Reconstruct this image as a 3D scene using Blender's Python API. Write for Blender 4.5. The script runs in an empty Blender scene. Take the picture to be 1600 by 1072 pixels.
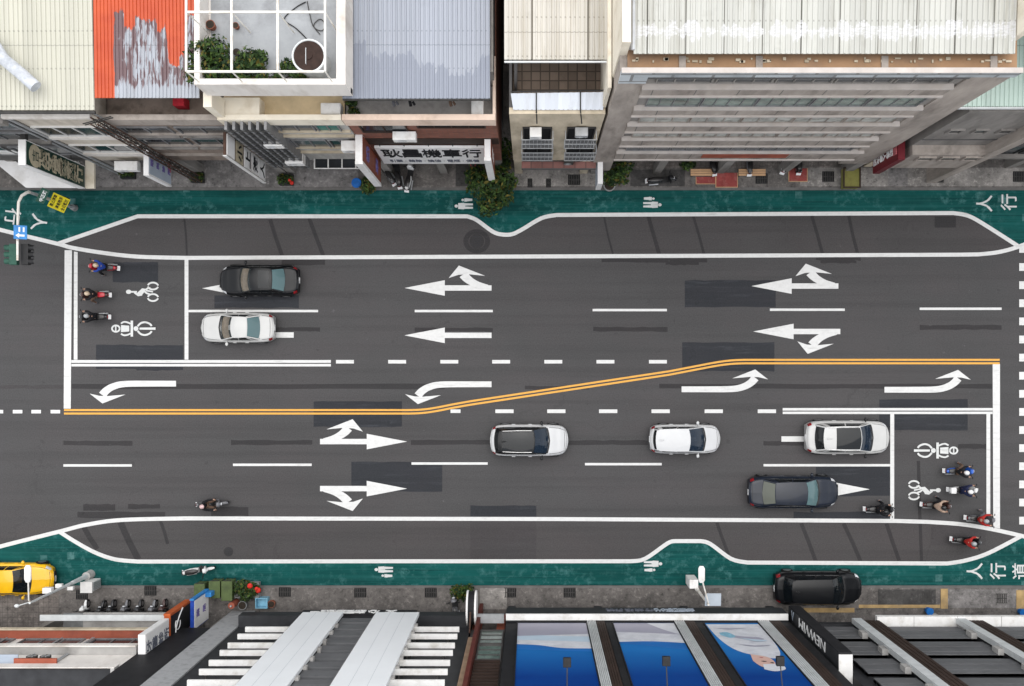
import bpy, bmesh, math, random
from mathutils import Vector, Matrix
R = math.radians
rnd = random.Random(7)
scene = bpy.context.scene
COL = scene.collection
# ---- the drone camera: straight down from H metres; NX, NY is the point of the 1600x1072 photo right below it
H, F, NX, NY = 54.0, 1440.0, 830.0, 572.0
PX = F / H                      # photo pixels per metre on the ground
def W(px, py, z=0.0):           # photo point at height z -> world
    s = (H - z) / F
    return Vector(((px - NX) * s, -(py - NY) * s, z))
def TY(px, py, Y):              # photo point on the vertical plane y = Y
    s = -Y / (py - NY)
    return Vector(((px - NX) * s, Y, H - s * F))
def zy(py, Y): return H + Y * F / (py - NY)
def xz(px, z): return (px - NX) * (H - z) / F
def yz(py, z): return -(py - NY) * (H - z) / F

# ------------------------------------------------------------------ node helpers / materials
class N:
    def __init__(s, name):
        s.m = bpy.data.materials.new(name); s.m.use_nodes = True
        s.t = s.m.node_tree; s.b = s.t.nodes['Principled BSDF']
    def n(s, k, **kw):
        x = s.t.nodes.new(k)
        for a, v in kw.items():
            if a in x.inputs: x.inputs[a].default_value = v
            else: setattr(x, a, v)
        return x
    def l(s, a, b): s.t.links.new(a, b)
    def pos(s, scale=(1, 1, 1), local=False, loc=(0, 0, 0)):
        if local: o = s.n('ShaderNodeTexCoord').outputs['Object']
        else: o = s.n('ShaderNodeNewGeometry').outputs['Position']
        mp = s.n('ShaderNodeMapping'); mp.inputs['Scale'].default_value = scale; mp.inputs['Location'].default_value = loc
        s.l(o, mp.inputs['Vector']); return mp.outputs[0]
    def noise(s, vec, scale, detail=4, rough=.55):
        x = s.n('ShaderNodeTexNoise'); x.inputs['Scale'].default_value = scale
        x.inputs['Detail'].default_value = detail; x.inputs['Roughness'].default_value = rough
        s.l(vec, x.inputs['Vector']); return x.outputs['Fac']
    def ramp(s, fac, lo, hi, a=0.0, b=1.0):
        x = s.n('ShaderNodeMapRange'); x.inputs['From Min'].default_value = lo; x.inputs['From Max'].default_value = hi
        x.inputs['To Min'].default_value = a; x.inputs['To Max'].default_value = b
        s.l(fac, x.inputs['Value']); return x.outputs[0]
    def math(s, op, a, b=None):
        x = s.n('ShaderNodeMath'); x.operation = op
        for i, v in enumerate((a, b)):
            if v is None: continue
            if isinstance(v, (int, float)): x.inputs[i].default_value = v
            else: s.l(v, x.inputs[i])
        return x.outputs[0]
    def mix(s, fac, a, b, mode='MIX'):
        x = s.n('ShaderNodeMix'); x.data_type = 'RGBA'; x.blend_type = mode
        for k, v in ((0, fac), (6, a), (7, b)):
            if isinstance(v, (int, float)): x.inputs[k].default_value = v
            elif isinstance(v, (tuple, list)): x.inputs[k].default_value = (*v[:3], 1)
            else: s.l(v, x.inputs[k])
        return x.outputs[2]
    def out(s, col, rough=.7, metal=0, bump=None, bstr=.2, bdist=.01):
        if isinstance(col, (tuple, list)): s.b.inputs['Base Color'].default_value = (*col[:3], 1)
        else: s.l(col, s.b.inputs['Base Color'])
        if isinstance(rough, (int, float)): s.b.inputs['Roughness'].default_value = rough
        else: s.l(rough, s.b.inputs['Roughness'])
        s.b.inputs['Metallic'].default_value = metal
        if bump is not None:
            x = s.n('ShaderNodeBump'); x.inputs['Strength'].default_value = bstr; x.inputs['Distance'].default_value = bdist
            s.l(bump, x.inputs['Height']); s.l(x.outputs[0], s.b.inputs['Normal'])
        return s.m
def sc(c, k): return tuple(min(1, v * k) for v in c[:3])
def srgb(r, g, b):
    f = lambda v: (v / 255 / 12.92) if v / 255 <= .04045 else ((v / 255 + .055) / 1.055) ** 2.4
    return (f(r), f(g), f(b))
M = {}
def plain(name, c, rough=.6, metal=0, var=.25, scale=4, dirt=None, dscale=1.2, coat=0, local=False, bump=0, stretch=(1, 1, 1)):
    """mottled single-colour surface; dirt = second colour in irregular stains"""
    k = N(name); v = k.pos(stretch, local)
    f = k.noise(v, scale, 6, .6)
    col = k.mix(k.ramp(f, .3, .7), sc(c, 1 - var), sc(c, 1 + var))
    if dirt:
        g = k.noise(v, dscale, 8, .65)
        col = k.mix(k.ramp(g, .5, .72, 0, .8), col, dirt)
    k.out(col, rough, metal, f if bump else None, bump or .1)
    if rough >= .5: k.b.inputs['Specular IOR Level'].default_value = .15
    elif rough >= .2: k.b.inputs['Specular IOR Level'].default_value = .25
    if coat: k.b.inputs['Coat Weight'].default_value = coat; k.b.inputs['Coat Roughness'].default_value = .05
    M[name] = k.m; return k.m

# ------------------------------------------------------------------ mesh builder
class MB:
    def __init__(s): s.v = []; s.f = []; s.fm = []; s.cur = 0
    def mat(s, i): s.cur = i; return s
    def face(s, pts):
        b = len(s.v); s.v += [Vector(p) for p in pts]; s.f.append(tuple(range(b, b + len(pts)))); s.fm.append(s.cur); return s
    def add(s, vs, fs):
        b = len(s.v); s.v += [Vector(p) for p in vs]
        for f in fs: s.f.append(tuple(i + b for i in f)); s.fm.append(s.cur)
        return s
    def box(s, x0, x1, y0, y1, z0, z1):
        x0, x1 = min(x0, x1), max(x0, x1); y0, y1 = min(y0, y1), max(y0, y1); z0, z1 = min(z0, z1), max(z0, z1)
        vs = [(x, y, z) for z in (z0, z1) for x, y in ((x0, y0), (x1, y0), (x1, y1), (x0, y1))]
        return s.add(vs, [(3, 2, 1, 0), (4, 5, 6, 7), (0, 1, 5, 4), (1, 2, 6, 5), (2, 3, 7, 6), (3, 0, 4, 7)])
    def cbox(s, c, d, rot=None):
        b = len(s.v); hx, hy, hz = d[0] / 2, d[1] / 2, d[2] / 2
        s.box(-hx, hx, -hy, hy, -hz, hz)
        for i in range(b, len(s.v)):
            p = s.v[i]
            if rot is not None: p = rot @ p
            s.v[i] = p + Vector(c)
        return s
    def prism(s, poly, z0, z1):       # poly: list of (x, y)
        n = len(poly); a = sum(poly[i][0] * poly[(i + 1) % n][1] - poly[(i + 1) % n][0] * poly[i][1] for i in range(n))
        if a < 0: poly = poly[::-1]
        vs = [(x, y, z0) for x, y in poly] + [(x, y, z1) for x, y in poly]
        return s.add(vs, [tuple(range(n - 1, -1, -1)), tuple(range(n, 2 * n))] + [(i, (i + 1) % n, n + (i + 1) % n, n + i) for i in range(n)])
    def rings(s, rings, cap=True, closed=False):
        n = len(rings[0]); vs = [p for r in rings for p in r]; fs = []
        for i in range(len(rings) - 1 + (1 if closed else 0)):
            a, b = i * n, ((i + 1) % len(rings)) * n
            for j in range(n): fs.append((a + j, a + (j + 1) % n, b + (j + 1) % n, b + j))
        if cap and not closed:
            fs.append(tuple(range(n - 1, -1, -1))); fs.append(tuple(range((len(rings) - 1) * n, len(rings) * n)))
        return s.add(vs, fs)
    def tube(s, pts, r, n=8, r2=None):
        pts = [Vector(p) for p in pts]; rs = []
        for i, p in enumerate(pts):
            d = (pts[min(i + 1, len(pts) - 1)] - pts[max(i - 1, 0)]).normalized()
            u = d.orthogonal() if i == 0 else (uu - d * uu.dot(d))
            u.normalize(); uu = u; w = d.cross(u)
            rr = r if r2 is None else r + (r2 - r) * i / (len(pts) - 1)
            rs.append([p + (u * math.cos(t) + w * math.sin(t)) * rr for t in [2 * math.pi * k / n for k in range(n)]])
        return s.rings(rs)
    def cyl(s, x, y, z0, z1, r, n=20, r2=None): return s.tube([(x, y, z0), (x, y, z1)], r, n, r2)
    def ell(s, c, r, n=12, m=8):
        c = Vector(c); rs = []
        for i in range(1, m):
            t = math.pi * i / m - math.pi / 2
            rs.append([c + Vector((r[0] * math.cos(t) * math.cos(a), r[1] * math.cos(t) * math.sin(a), r[2] * math.sin(t))) for a in [2 * math.pi * k / n for k in range(n)]])
        return s.rings(rs)
    def loft(s, secs, n=14, e=2.6):   # secs: (x, y, z, half width, half height); superellipse rings across x
        rs = []
        for x, y, z, hw, hh in secs:
            ring = []
            for k in range(n):
                t = 2 * math.pi * (k + .5) / n; c, q = math.cos(t), math.sin(t)
                ring.append(Vector((x, y + hw * math.copysign(abs(c) ** (2 / e), c), z + hh * math.copysign(abs(q) ** (2 / e), q))))
            rs.append(ring)
        return s.rings(rs)
    def grid(s, g):                   # g[i][j] points
        a, b = len(g), len(g[0])
        return s.add([p for r in g for p in r], [(i * b + j, i * b + j + 1, (i + 1) * b + j + 1, (i + 1) * b + j) for i in range(a - 1) for j in range(b - 1)])
    def build(s, name, mats, parent=None, smooth=False, bevel=0, local=False):
        off = Vector((0, 0, 0))
        if parent is not None and not local:
            q = parent
            while q is not None: off += q.location; q = q.parent
        me = bpy.data.meshes.new(name)
        me.from_pydata([tuple(p - off) for p in s.v], [], s.f)
        if not isinstance(mats, (list, tuple)): mats = [mats]
        for m in mats: me.materials.append(M[m] if isinstance(m, str) else m)
        me.polygons.foreach_set('material_index', s.fm)
        bm = bmesh.new(); bm.from_mesh(me)
        bmesh.ops.recalc_face_normals(bm, faces=bm.faces)
        if bevel:
            bmesh.ops.remove_doubles(bm, verts=bm.verts, dist=1e-5)
            es = [e for e in bm.edges if len(e.link_faces) == 2 and e.calc_face_angle(0) > .6]
            if es: bmesh.ops.bevel(bm, geom=es, offset=bevel, segments=2, affect='EDGES', profile=.6)
        bm.to_mesh(me); bm.free()
        o = bpy.data.objects.new(name, me); COL.objects.link(o)
        if parent is not None: o.parent = parent
        if smooth:
            for p in me.polygons: p.use_smooth = True
            try: me.set_sharp_from_angle(angle=R(38))
            except Exception: pass
        return o
def tag(o, label=None, cat=None, group=None, kind=None):
    if label: o['label'] = label
    if cat: o['category'] = cat
    if group: o['group'] = group
    if kind: o['kind'] = kind
    return o
def thing(name, label, cat, loc=(0, 0, 0), rz=0, group=None):
    o = bpy.data.objects.new(name, None); o.empty_display_size = .3
    COL.objects.link(o); o.location = loc; o.rotation_euler = (0, 0, rz)
    return tag(o, label, cat, group)
def struct(name, mb, mats, label=None, **k):
    o = mb.build(name, mats, **k); tag(o, label or name.replace('_', ' '), name.replace('_', ' '), None, 'structure'); return o
def copy_tree(o, parent=None):
    c = o.copy(); COL.objects.link(c)
    if parent is not None: c.parent = parent
    for ch in list(o.children): copy_tree(ch, c)
    return c
def text_mesh(name, body, mat, origin, right, up, size, parent=None, ext=.012, fit=None, weight=.0, align='CENTER'):
    """writing as raised letters: origin = middle of the line, right/up = directions, fit = total width"""
    c = bpy.data.curves.new(name, 'FONT'); c.body = body; c.size = 1; c.align_x = align; c.align_y = 'CENTER'
    c.extrude = .5; c.offset = weight; c.resolution_u = 3
    o = bpy.data.objects.new('tmp', c); COL.objects.link(o); bpy.context.view_layer.update()
    dg = bpy.context.evaluated_depsgraph_get()
    me = bpy.data.meshes.new_from_object(o.evaluated_get(dg), depsgraph=dg)
    bpy.data.objects.remove(o)
    xs = [v.co.x for v in me.vertices]; wd = max(xs) - min(xs); cx = (max(xs) + min(xs)) / 2
    ys = [v.co.y for v in me.vertices]; cy = (max(ys) + min(ys)) / 2; hh = max(ys) - min(ys)
    right = Vector(right).normalized(); up = Vector(up).normalized(); nrm = right.cross(up)
    kx = (fit / wd) if fit else size / hh; ky = size / hh
    off = Vector((0, 0, 0)); q = parent
    while q is not None: off += q.location; q = q.parent
    for v in me.vertices:
        v.co = Vector(origin) - off + right * ((v.co.x - cx) * kx) + up * ((v.co.y - cy) * ky) + nrm * (v.co.z * 2 * ext)
    me.name = name; me.materials.clear(); me.materials.append(M[mat])
    o = bpy.data.objects.new(name, me); COL.objects.link(o)
    if parent is not None: o.parent = parent
    return o
# ------------------------------------------------------------------ materials
def asphalt(name, c, tint=.18, fine=.25, scuff=0, lane=False):
    k = N(name); v = k.pos()
    big = k.noise(v, .09, 5, .6); mid = k.noise(v, .8, 6, .65); fin = k.noise(v, 60, 3, .7)
    col = k.mix(k.ramp(big, .3, .7), sc(c, 1 - tint), sc(c, 1 + tint))
    warm = k.noise(k.pos((.5, 1, 1)), .35, 3); col = k.mix(k.ramp(warm, .4, .65, 0, .55), col, (c[0] * 1.22, c[1] * 1.06, c[2] * 1.08))
    col = k.mix(k.ramp(mid, .35, .7, 0, .35), col, sc(c, 1.35))
    st = k.noise(k.pos((.03, 1.6, 1)), 1.0, 5, .6)
    col = k.mix(k.ramp(st, .48, .68, 0, .6), col, sc(c, .68))
    s3 = k.n('ShaderNodeSeparateXYZ'); k.l(v, s3.inputs[0]); tr = k.math('SINE', k.math('ADD', k.math('MULTIPLY', s3.outputs[1], 4.09), k.math('MULTIPLY', big, 2.0)))
    col = k.mix(k.math('MULTIPLY', k.ramp(tr, -.2, .9, 0, 1), k.ramp(k.noise(k.pos((.04, .3, 1)), 1.0, 3), .35, .65, .05, .32)), col, sc(c, 1.3))   # wheel-polished tracks
    if scuff:
        s2 = k.noise(k.pos((.22, 3.2, 1)), 1.3, 6, .7)
        col = k.mix(k.ramp(s2, .55, .72, 0, scuff), col, sc(c, 2.6))
    sp = k.noise(v, 1.7, 2, .5); col = k.mix(k.ramp(sp, .70, .76, 0, .5), col, sc(c, .55))
    vo = k.n('ShaderNodeTexVoronoi'); vo.feature = 'DISTANCE_TO_EDGE'; vo.inputs['Scale'].default_value = .23; wv = k.n('ShaderNodeVectorMath'); wv.operation = 'MULTIPLY_ADD'
    nz = k.n('ShaderNodeTexNoise'); nz.inputs['Scale'].default_value = .9; nz.inputs['Detail'].default_value = 5; k.l(v, nz.inputs['Vector']); k.l(nz.outputs['Color'], wv.inputs[0]); wv.inputs[1].default_value = (2.2, 2.2, 0); k.l(v, wv.inputs[2]); k.l(wv.outputs[0], vo.inputs['Vector'])
    cm = k.noise(v, .16, 2, .5); col = k.mix(k.math('MULTIPLY', k.ramp(vo.outputs['Distance'], .003, .009, .28, 0), k.ramp(cm, .52, .6)), col, sc(c, .45))
    m2 = k.noise(v, 3.2, 5, .7); col = k.mix(k.ramp(m2, .52, .75, 0, .3), col, sc(c, .75))
    gr = k.noise(v, 14, 4, .8); col = k.mix(k.ramp(gr, .36, .64, 0, 1), k.mix(.28, col, sc(c, .3)), k.mix(.22, col, sc(c, 1.9)))
    sp2 = k.noise(k.pos((1, 1, 1), loc=(31, 7, 0)), 2.6, 2, .5); col = k.mix(k.ramp(sp2, .74, .78, 0, .35), col, sc(c, 2.6))
    col = k.mix(k.ramp(fin, .3, .75, 0, fine), col, sc(c, 1.9))
    M[name] = k.out(col, k.ramp(mid, .3, .7, .75, .92), 0, fin, .25, .01); k.b.inputs['Specular IOR Level'].default_value = .15
asphalt('asphalt', (.0555, .0545, .0552), .2)
asphalt('asphalt_bay', (.053, .0505, .0507), .2)
asphalt('asphalt_dark', (.0265, .0285, .0325), .35, .2, .8)
asphalt('asphalt_scar', (.032, .031, .032), .25, .2, .15)
asphalt('asphalt_scar_light', (.048, .0455, .0465), .25, .2, .15)
def paint(name, c, wear=.5, under=(.2, .19, .18)):
    k = N(name); v = k.pos()
    a = k.noise(v, 5, 8, .7); b = k.noise(k.pos((.5, 3, 1)), 2, 5, .6)
    col = k.mix(k.ramp(a, .3, .7), sc(c, .86), c)
    col = k.mix(k.ramp(b, .55, .75, 0, .28 * wear), col, under)
    col = k.mix(k.ramp(a, .66, .74, 0, .6 * wear), col, under)
    M[name] = k.out(col, .6, 0, a, .1)
paint('paint_white', (.62, .62, .61), 1.3); paint('paint_symbol', (.58, .59, .58), 1.6); paint('paint_yellow', (.66, .33, .045), .6, (.3, .16, .03))
def green():
    k = N('green_paint'); v = k.pos()
    c = (.0042, .0635, .0585)
    big = k.noise(k.pos((.12, .9, 1)), 1.0, 6, .65)
    col = k.mix(k.ramp(big, .32, .68), sc(c, .58), sc(c, 1.35))
    ln = k.noise(k.pos((.05, 5, 1)), 1.4, 5, .7); col = k.mix(k.ramp(ln, .5, .68, 0, .75), col, (.014, .10, .094)); ln2 = k.noise(k.pos((.09, 9, 1)), 1.1, 4, .7); col = k.mix(k.ramp(ln2, .54, .66, 0, .7), col, (.002, .03, .028))
    pw = k.noise(v, .33, 3, .5); pale = k.noise(v, 2.2, 7, .7)
    col = k.mix(k.math('MULTIPLY', k.ramp(pale, .50, .68), k.ramp(pw, .40, .58, .15, 1)), col, (.05, .155, .15))
    # worn pale rectangles left where the coating was patched
    vo = k.n('ShaderNodeTexVoronoi'); vo.distance = 'CHEBYCHEV'; vo.inputs['Scale'].default_value = .75; k.l(k.pos((1, 1, 0)), vo.inputs['Vector'])
    vo.inputs['Randomness'].default_value = .95
    rare = k.n('ShaderNodeSeparateColor'); k.l(vo.outputs['Color'], rare.inputs[0])
    m = k.math('MULTIPLY', k.ramp(vo.outputs['Distance'], .13, .17, 1, 0), k.ramp(rare.outputs[0], .60, .62))
    col = k.mix(k.math('MULTIPLY', k.math('MULTIPLY', m, k.ramp(pale, .35, .6, .15, 1)), .85), col, (.085, .19, .185))
    sp = k.noise(v, 40, 3, .7); col = k.mix(k.ramp(sp, .4, .8, 0, .2), col, (.02, .06, .055))
    M['green_paint'] = k.out(col, .8, 0, sp, .15); k.b.inputs['Specular IOR Level'].default_value = .1
green()
def pavement(name, c, tile=0):
    k = N(name); v = k.pos()
    a = k.noise(v, .7, 8, .7); b = k.noise(v, 3.5, 8, .75)
    col = k.mix(k.ramp(a, .35, .65), sc(c, .62), sc(c, 1.25))
    col = k.mix(k.ramp(b, .53, .66, 0, .75), col, sc(c, 2.0)); col = k.mix(k.ramp(b, .46, .34, 0, .9), col, sc(c, .3))
    if tile:
        br = k.n('ShaderNodeTexBrick'); br.offset = 0; br.inputs['Scale'].default_value = 1; br.inputs['Brick Width'].default_value = tile; br.inputs['Row Height'].default_value = tile
        br.inputs['Mortar Size'].default_value = .012; k.l(v, br.inputs['Vector']); col = k.mix(k.ramp(br.outputs['Fac'], 0, 1, 0, .6), col, sc(c, .3))
    M[name] = k.out(col, .85, 0, b, .2)
pavement('pave', (.118, .107, .099)); pavement('pave_tile', (.145, .127, .115), .3); pavement('pave_pale', (.22, .205, .19)); pavement('pave_dark', (.05, .047, .045)); pavement('pave_smooth', (.165, .155, .15))
def roof(name, c, dirt, pitch, streak=.5, stretch=.16, rust=None, metal=0.0, rough=.55, seam=0):
    k = N(name); v = k.pos()
    a = k.noise(k.pos((2.2, stretch, 1)), 1.2, 6, .65); b = k.noise(v, 1.0, 6, .6)
    sx = k.n('ShaderNodeSeparateXYZ'); k.l(v, sx.inputs[0])
    wn = k.n('ShaderNodeTexWhiteNoise'); wn.noise_dimensions = '1D'; k.l(k.math('FLOOR', k.math('DIVIDE', sx.outputs[0], pitch * 3)), wn.inputs['W'])
    col = k.mix(wn.outputs['Value'], sc(c, .91), sc(c, 1.06))
    col = k.mix(k.ramp(a, .5, .74, 0, streak), col, dirt)
    col = k.mix(k.ramp(b, .6, .75, 0, .35 * streak), col, sc(dirt, .6))
    fx = k.math('LESS_THAN', k.math('FRACT', k.math('DIVIDE', sx.outputs[0], pitch)), .34); fy = k.math('LESS_THAN', k.math('FRACT', k.math('DIVIDE', sx.outputs[1], 1.62)), .04)
    col = k.mix(k.math('MULTIPLY', k.math('MULTIPLY', fx, fy), .5), col, sc(dirt, .5))   # rows of roofing screws
    lp = k.math('LESS_THAN', k.math('FRACT', k.math('DIVIDE', k.math('ADD', sx.outputs[1], .6), 4.86)), .008); col = k.mix(k.math('MULTIPLY', lp, .55), col, sc(dirt, .45))
    if seam:
        col = k.mix(k.math('LESS_THAN', k.math('FRACT', k.math('DIVIDE', sx.outputs[0], seam)), .03), col, sc(dirt, .35))
    if rust:
        f = k.noise(v, 6, 6, .7); col = k.mix(k.ramp(f, .66, .72, 0, .9), col, rust)
    k.out(col, rough, metal); M[name] = k.m; return k, col, sx, wn, v
roof('roof_cream', (.455, .445, .375), (.38, .37, .31), .2, .45)
roof('roof_white', (.50, .475, .425), (.30, .26, .19), .2, .6, seam=2.35)
roof('roof_big', (.52, .52, .485), (.36, .35, .30), .2, .6, seam=1.45)
roof('roof_mint', (.47, .58, .52), (.33, .41, .37), .2, .4)
roof('roof_awning', (.60, .63, .68), (.45, .45, .45), .2, .5)
def roof_blue():
    k, col, sx, wn, v = roof('roof_blue', (.27, .29, .335), (.22, .245, .285), .2, .4)
    big = k.noise(k.pos((.55, .02, 1)), 1, 3)
    edge = k.math('ADD', k.math('ADD', 13.3, k.math('MULTIPLY', wn.outputs['Value'], .9)), k.math('MULTIPLY', k.math('SUBTRACT', big, .5), 6))
    low = k.math('LESS_THAN', sx.outputs[1], edge)
    k.out(k.mix(k.math('MULTIPLY', low, .8), col, (.21, .228, .275)), k.ramp(low, 0, 1, .42, .6))
roof_blue()
def roof_lap():   # bright sheet-lap highlight painted as a ragged pale band into the big roof's colour
    k, col, sx, wn, v = roof('roof_big', (.435, .435, .40), (.25, .24, .20), .2, .7, seam=1.45)
    e = k.noise(k.pos((1.4, .5, 1)), 1.6, 6, .7); w2 = k.math('MULTIPLY', k.ramp(e, .38, .62), .42); d = k.math('ABSOLUTE', k.math('SUBTRACT', sx.outputs[1], 12.62))
    m = k.math('LESS_THAN', d, w2); f = k.noise(k.pos((3, 9, 1)), 1.5, 5, .7)
    k.out(k.mix(k.math('MULTIPLY', m, k.ramp(f, .38, .6, .1, .9)), col, (.56, .56, .57)), .5)
roof_lap()
def roof_peel():
    k, col, sx, wn, v = roof('roof_peel', (.33, .35, .385), (.24, .24, .26), .16, .6)
    dk = k.noise(k.pos((4, .5, 1)), 1.2, 5); d2k = k.noise(k.pos((9, 1.3, 1)), 1.1, 4); dk = k.math('MAXIMUM', dk, k.math('MULTIPLY', d2k, 1.02)); dk = k.math('ADD', dk, k.ramp(sx.outputs[0], -18.1, -17.6, .14, 0)); dk = k.math('SUBTRACT', dk, k.ramp(sx.outputs[1], 12.35, 12.0, 0, .2)); col = k.mix(k.ramp(dk, .52, .58, 0, .85), col, (.085, .026, .026))
    g = k.noise(k.pos((2, .8, 1)), .9, 4)
    # orange paint still holds along the west side and high up; peeled elsewhere, column by column
    lim = k.math('ADD', k.math('SUBTRACT', k.math('MULTIPLY', wn.outputs['Value'], .9), k.ramp(k.math('ABSOLUTE', k.math('ADD', sx.outputs[0], 15.45)), .35, .5, 1.6, 0)), k.math('ADD', k.math('MULTIPLY', g, 1.6), k.math('MULTIPLY', k.noise(k.pos((6, 2.5, 1)), 2.2, 5, .8), .75)))
    d1 = k.math('SUBTRACT', sx.outputs[1], 13.4)                       # distance up the slope
    d2 = k.math('MULTIPLY', k.math('SUBTRACT', k.math('ADD', -18.35, k.math('MULTIPLY', g, .3)), sx.outputs[0]), 30)   # west strip
    m = k.math('MAXIMUM', k.math('GREATER_THAN', d1, lim), k.math('GREATER_THAN', d2, 0))
    o = k.mix(k.ramp(k.noise(v, 1.2, 5), .35, .7), (.40, .050, .011), (.48, .075, .018))
    k.out(k.mix(m, col, o), .55)
roof_peel()
plain('wall_beige', (.50, .43, .325), .85, 0, .2, 1.5, (.24, .195, .13), .8, stretch=(1, 1, .35))
plain('wall_pinkgrey', (.335, .295, .262), .8, 0, .22, 1.5, (.15, .128, .112), 1.1, stretch=(1, 1, .3))
plain('wall_palegrey', (.42, .41, .385), .8, 0, .2, 1.5, (.19, .175, .16), 1.0, stretch=(1, 1, .3))
plain('wall_grey', (.225, .21, .195), .85, 0, .22, 1.2, (.095, .088, .08), 1.0, stretch=(1, 1, .3))
plain('wall_darkgrey', (.105, .10, .098), .8, 0, .15, 1.5)
plain('wall_white', (.69, .655, .615), .8, 0, .07, 1.5, (.42, .37, .32), .7, stretch=(1, 1, .3))
plain('wall_cream', (.72, .66, .55), .8, 0, .07, 1.3, (.5, .42, .3), .8, stretch=(1, 1, .4))
plain('wall_peach', (.70, .55, .45), .8, 0, .08, 1.3, (.45, .33, .25), .8)
plain('wall_black', (.017, .017, .019), .6, 0, .3, 1.5)
plain('wall_charcoal', (.032, .033, .036), .5, 0, .25, 1.5)
plain('concrete', (.22, .225, .225), .9, 0, .25, 1.3, (.11, .11, .11), .8, bump=.1)
plain('concrete_pale', (.37, .36, .345), .9, 0, .15, 1.2, (.2, .19, .18), .7)
plain('concrete_stain', (.33, .335, .34), .9, 0, .25, 1.6, (.12, .12, .12), 1.6, bump=.1)
plain('terrace', (.30, .31, .32), .85, 0, .15, .8, (.15, .15, .155), .5)
plain('floor_cream', (.68, .55, .36), .8, 0, .12, 1.5, (.45, .35, .2), .5)
plain('floor_grey', (.36, .345, .33), .85, 0, .15, 1.2, (.14, .13, .13), .7)
plain('ledge_brown', (.31, .19, .11), .8, 0, .15, .8, (.22, .15, .11), .7)
plain('brickred', (.30, .085, .052), .75, 0, .2, 1.2, (.17, .06, .05), .8)
plain('dark_void', (.012, .012, .013), .9)
plain('glass_dark', (.018, .021, .025), .12, 0, .4, .7)
plain('glass_grey', (.07, .075, .08), .15, 0, .4, .8)
plain('glass_teal', (.03, .16, .135), .25, 0, .35, 1.0)
plain('glass_green', (.16, .205, .18), .15, 0, .5, 1.3, (.05, .055, .05), 2)
plain('glass_pale', (.36, .375, .35), .2, 0, .4, 1.3, (.06, .06, .055), 1.6)
plain('frame_white', (.62, .61, .59), .5, 0, .08)
plain('frame_dark', (.035, .034, .034), .5)
plain('frame_grey', (.22, .22, .225), .45, .3)
plain('steel_white', (.70, .68, .63), .45, 0, .08, 3, (.4, .3, .2), 2)
plain('steel_grey', (.40, .41, .42), .45, .4, .15, 2)
plain('steel_pale', (.60, .62, .62), .45, .2, .12, 2)
plain('steel_dark', (.05, .048, .046), .5, .3)
plain('louver_grey', (.135, .137, .142), .55, .2, .15, .8)
plain('louver_brown', (.040, .026, .021), .6, 0, .25, 1)
plain('white_panel', (.78, .80, .815), .4, 0, .03, .5)
plain('white_box', (.74, .73, .71), .55, 0, .08, 2, (.5, .47, .42), 1.5)
plain('wall_sand', (.50, .45, .385), .85, 0, .18, 1.5, (.24, .20, .16), 1.0, stretch=(1, 1, .3)); plain('wall_brown', (.235, .19, .16), .85, 0, .3, 1.2, (.07, .055, .045), 1.4, stretch=(1, 1, .35)); plain('lip_pale', (.46, .42, .39), .8, 0, .12, 1.5, (.4, .35, .31), 1.2)
plain('sign_white', (.76, .75, .74), .45, 0, .05, 1.5, (.55, .53, .5), 1)
plain('sign_bluegrey', (.36, .41, .48), .4, 0, .08, 1)
plain('sign_green', (.0035, .030, .020), .4, 0, .3, 1)
plain('sign_gold', (.40, .35, .25), .5, 0, .2, 3)
plain('sign_brown', (.20, .062, .038), .5, 0, .2, 1.2)
plain('sign_red', (.115, .008, .014), .4, 0, .25, 1)
plain('sign_pink', (.45, .13, .14), .5, 0, .2, 3)
plain('sign_blue', (.012, .045, .27), .4); plain('sign_skyblue', (.035, .21, .52), .4)
plain('sign_orange', (.42, .09, .025), .5, 0, .15)
plain('ink_black', (.012, .012, .014), .6); plain('ink_white', (.78, .78, .77), .5, 0, .04); plain('ink_purple', (.15, .12, .30), .5); plain('ink_grey', (.12, .13, .16), .6)
plain('ink_yellow', (.62, .52, .02), .5)
plain('poster_blue', (.004, .038, .20), .5, 0, .25, .25); plain('poster_mid', (.012, .13, .42), .5, 0, .15, .5); plain('poster_pale', (.47, .58, .68), .35, 0, .1, .5)
plain('poster_grey', (.33, .32, .40), .35, 0, .08, .4); plain('poster_white', (.62, .63, .67), .4, 0, .12, 1.5, (.42, .43, .50), 1.2); plain('poster_skin', (.62, .40, .34), .4, 0, .1, 2); plain('poster_teal', (.2, .42, .55), .4)
plain('post_red', (.105, .028, .022), .6, 0, .2, 2); plain('timber_dull', (.29, .20, .135), .8, 0, .2, 2)
plain('rubber', (.012, .012, .012), .85); plain('plastic_black', (.014, .014, .015), .45); plain('chrome', (.5, .5, .5), .2, .9); plain('rim_metal', (.28, .28, .29), .35, .8)
plain('car_black', (.0045, .005, .0062), .28, 0, .1, 2, coat=.05); plain('car_navy', (.010, .014, .024), .28, 0, .1, 2, coat=.2); plain('car_white', (.50, .505, .51), .3, 0, .03, 2, coat=.4); plain('car_pearl', (.475, .475, .465), .3, 0, .03, 2, coat=.4)
plain('car_yellow', (.72, .40, .006), .35, 0, .06, 2, coat=.6)
plain('lamp_red', (.22, .008, .012), .25); plain('lamp_clear', (.55, .56, .58), .15); plain('interior_dark', (.02, .02, .022), .8); plain('interior_beige', (.40, .32, .24), .8); plain('plate', (.7, .7, .7), .4)
def glass(name, c, alpha, rough=.04):
    k = N(name); k.out(c, rough); k.b.inputs['Alpha'].default_value = alpha; k.b.inputs['Specular IOR Level'].default_value = .28; M[name] = k.m
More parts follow.
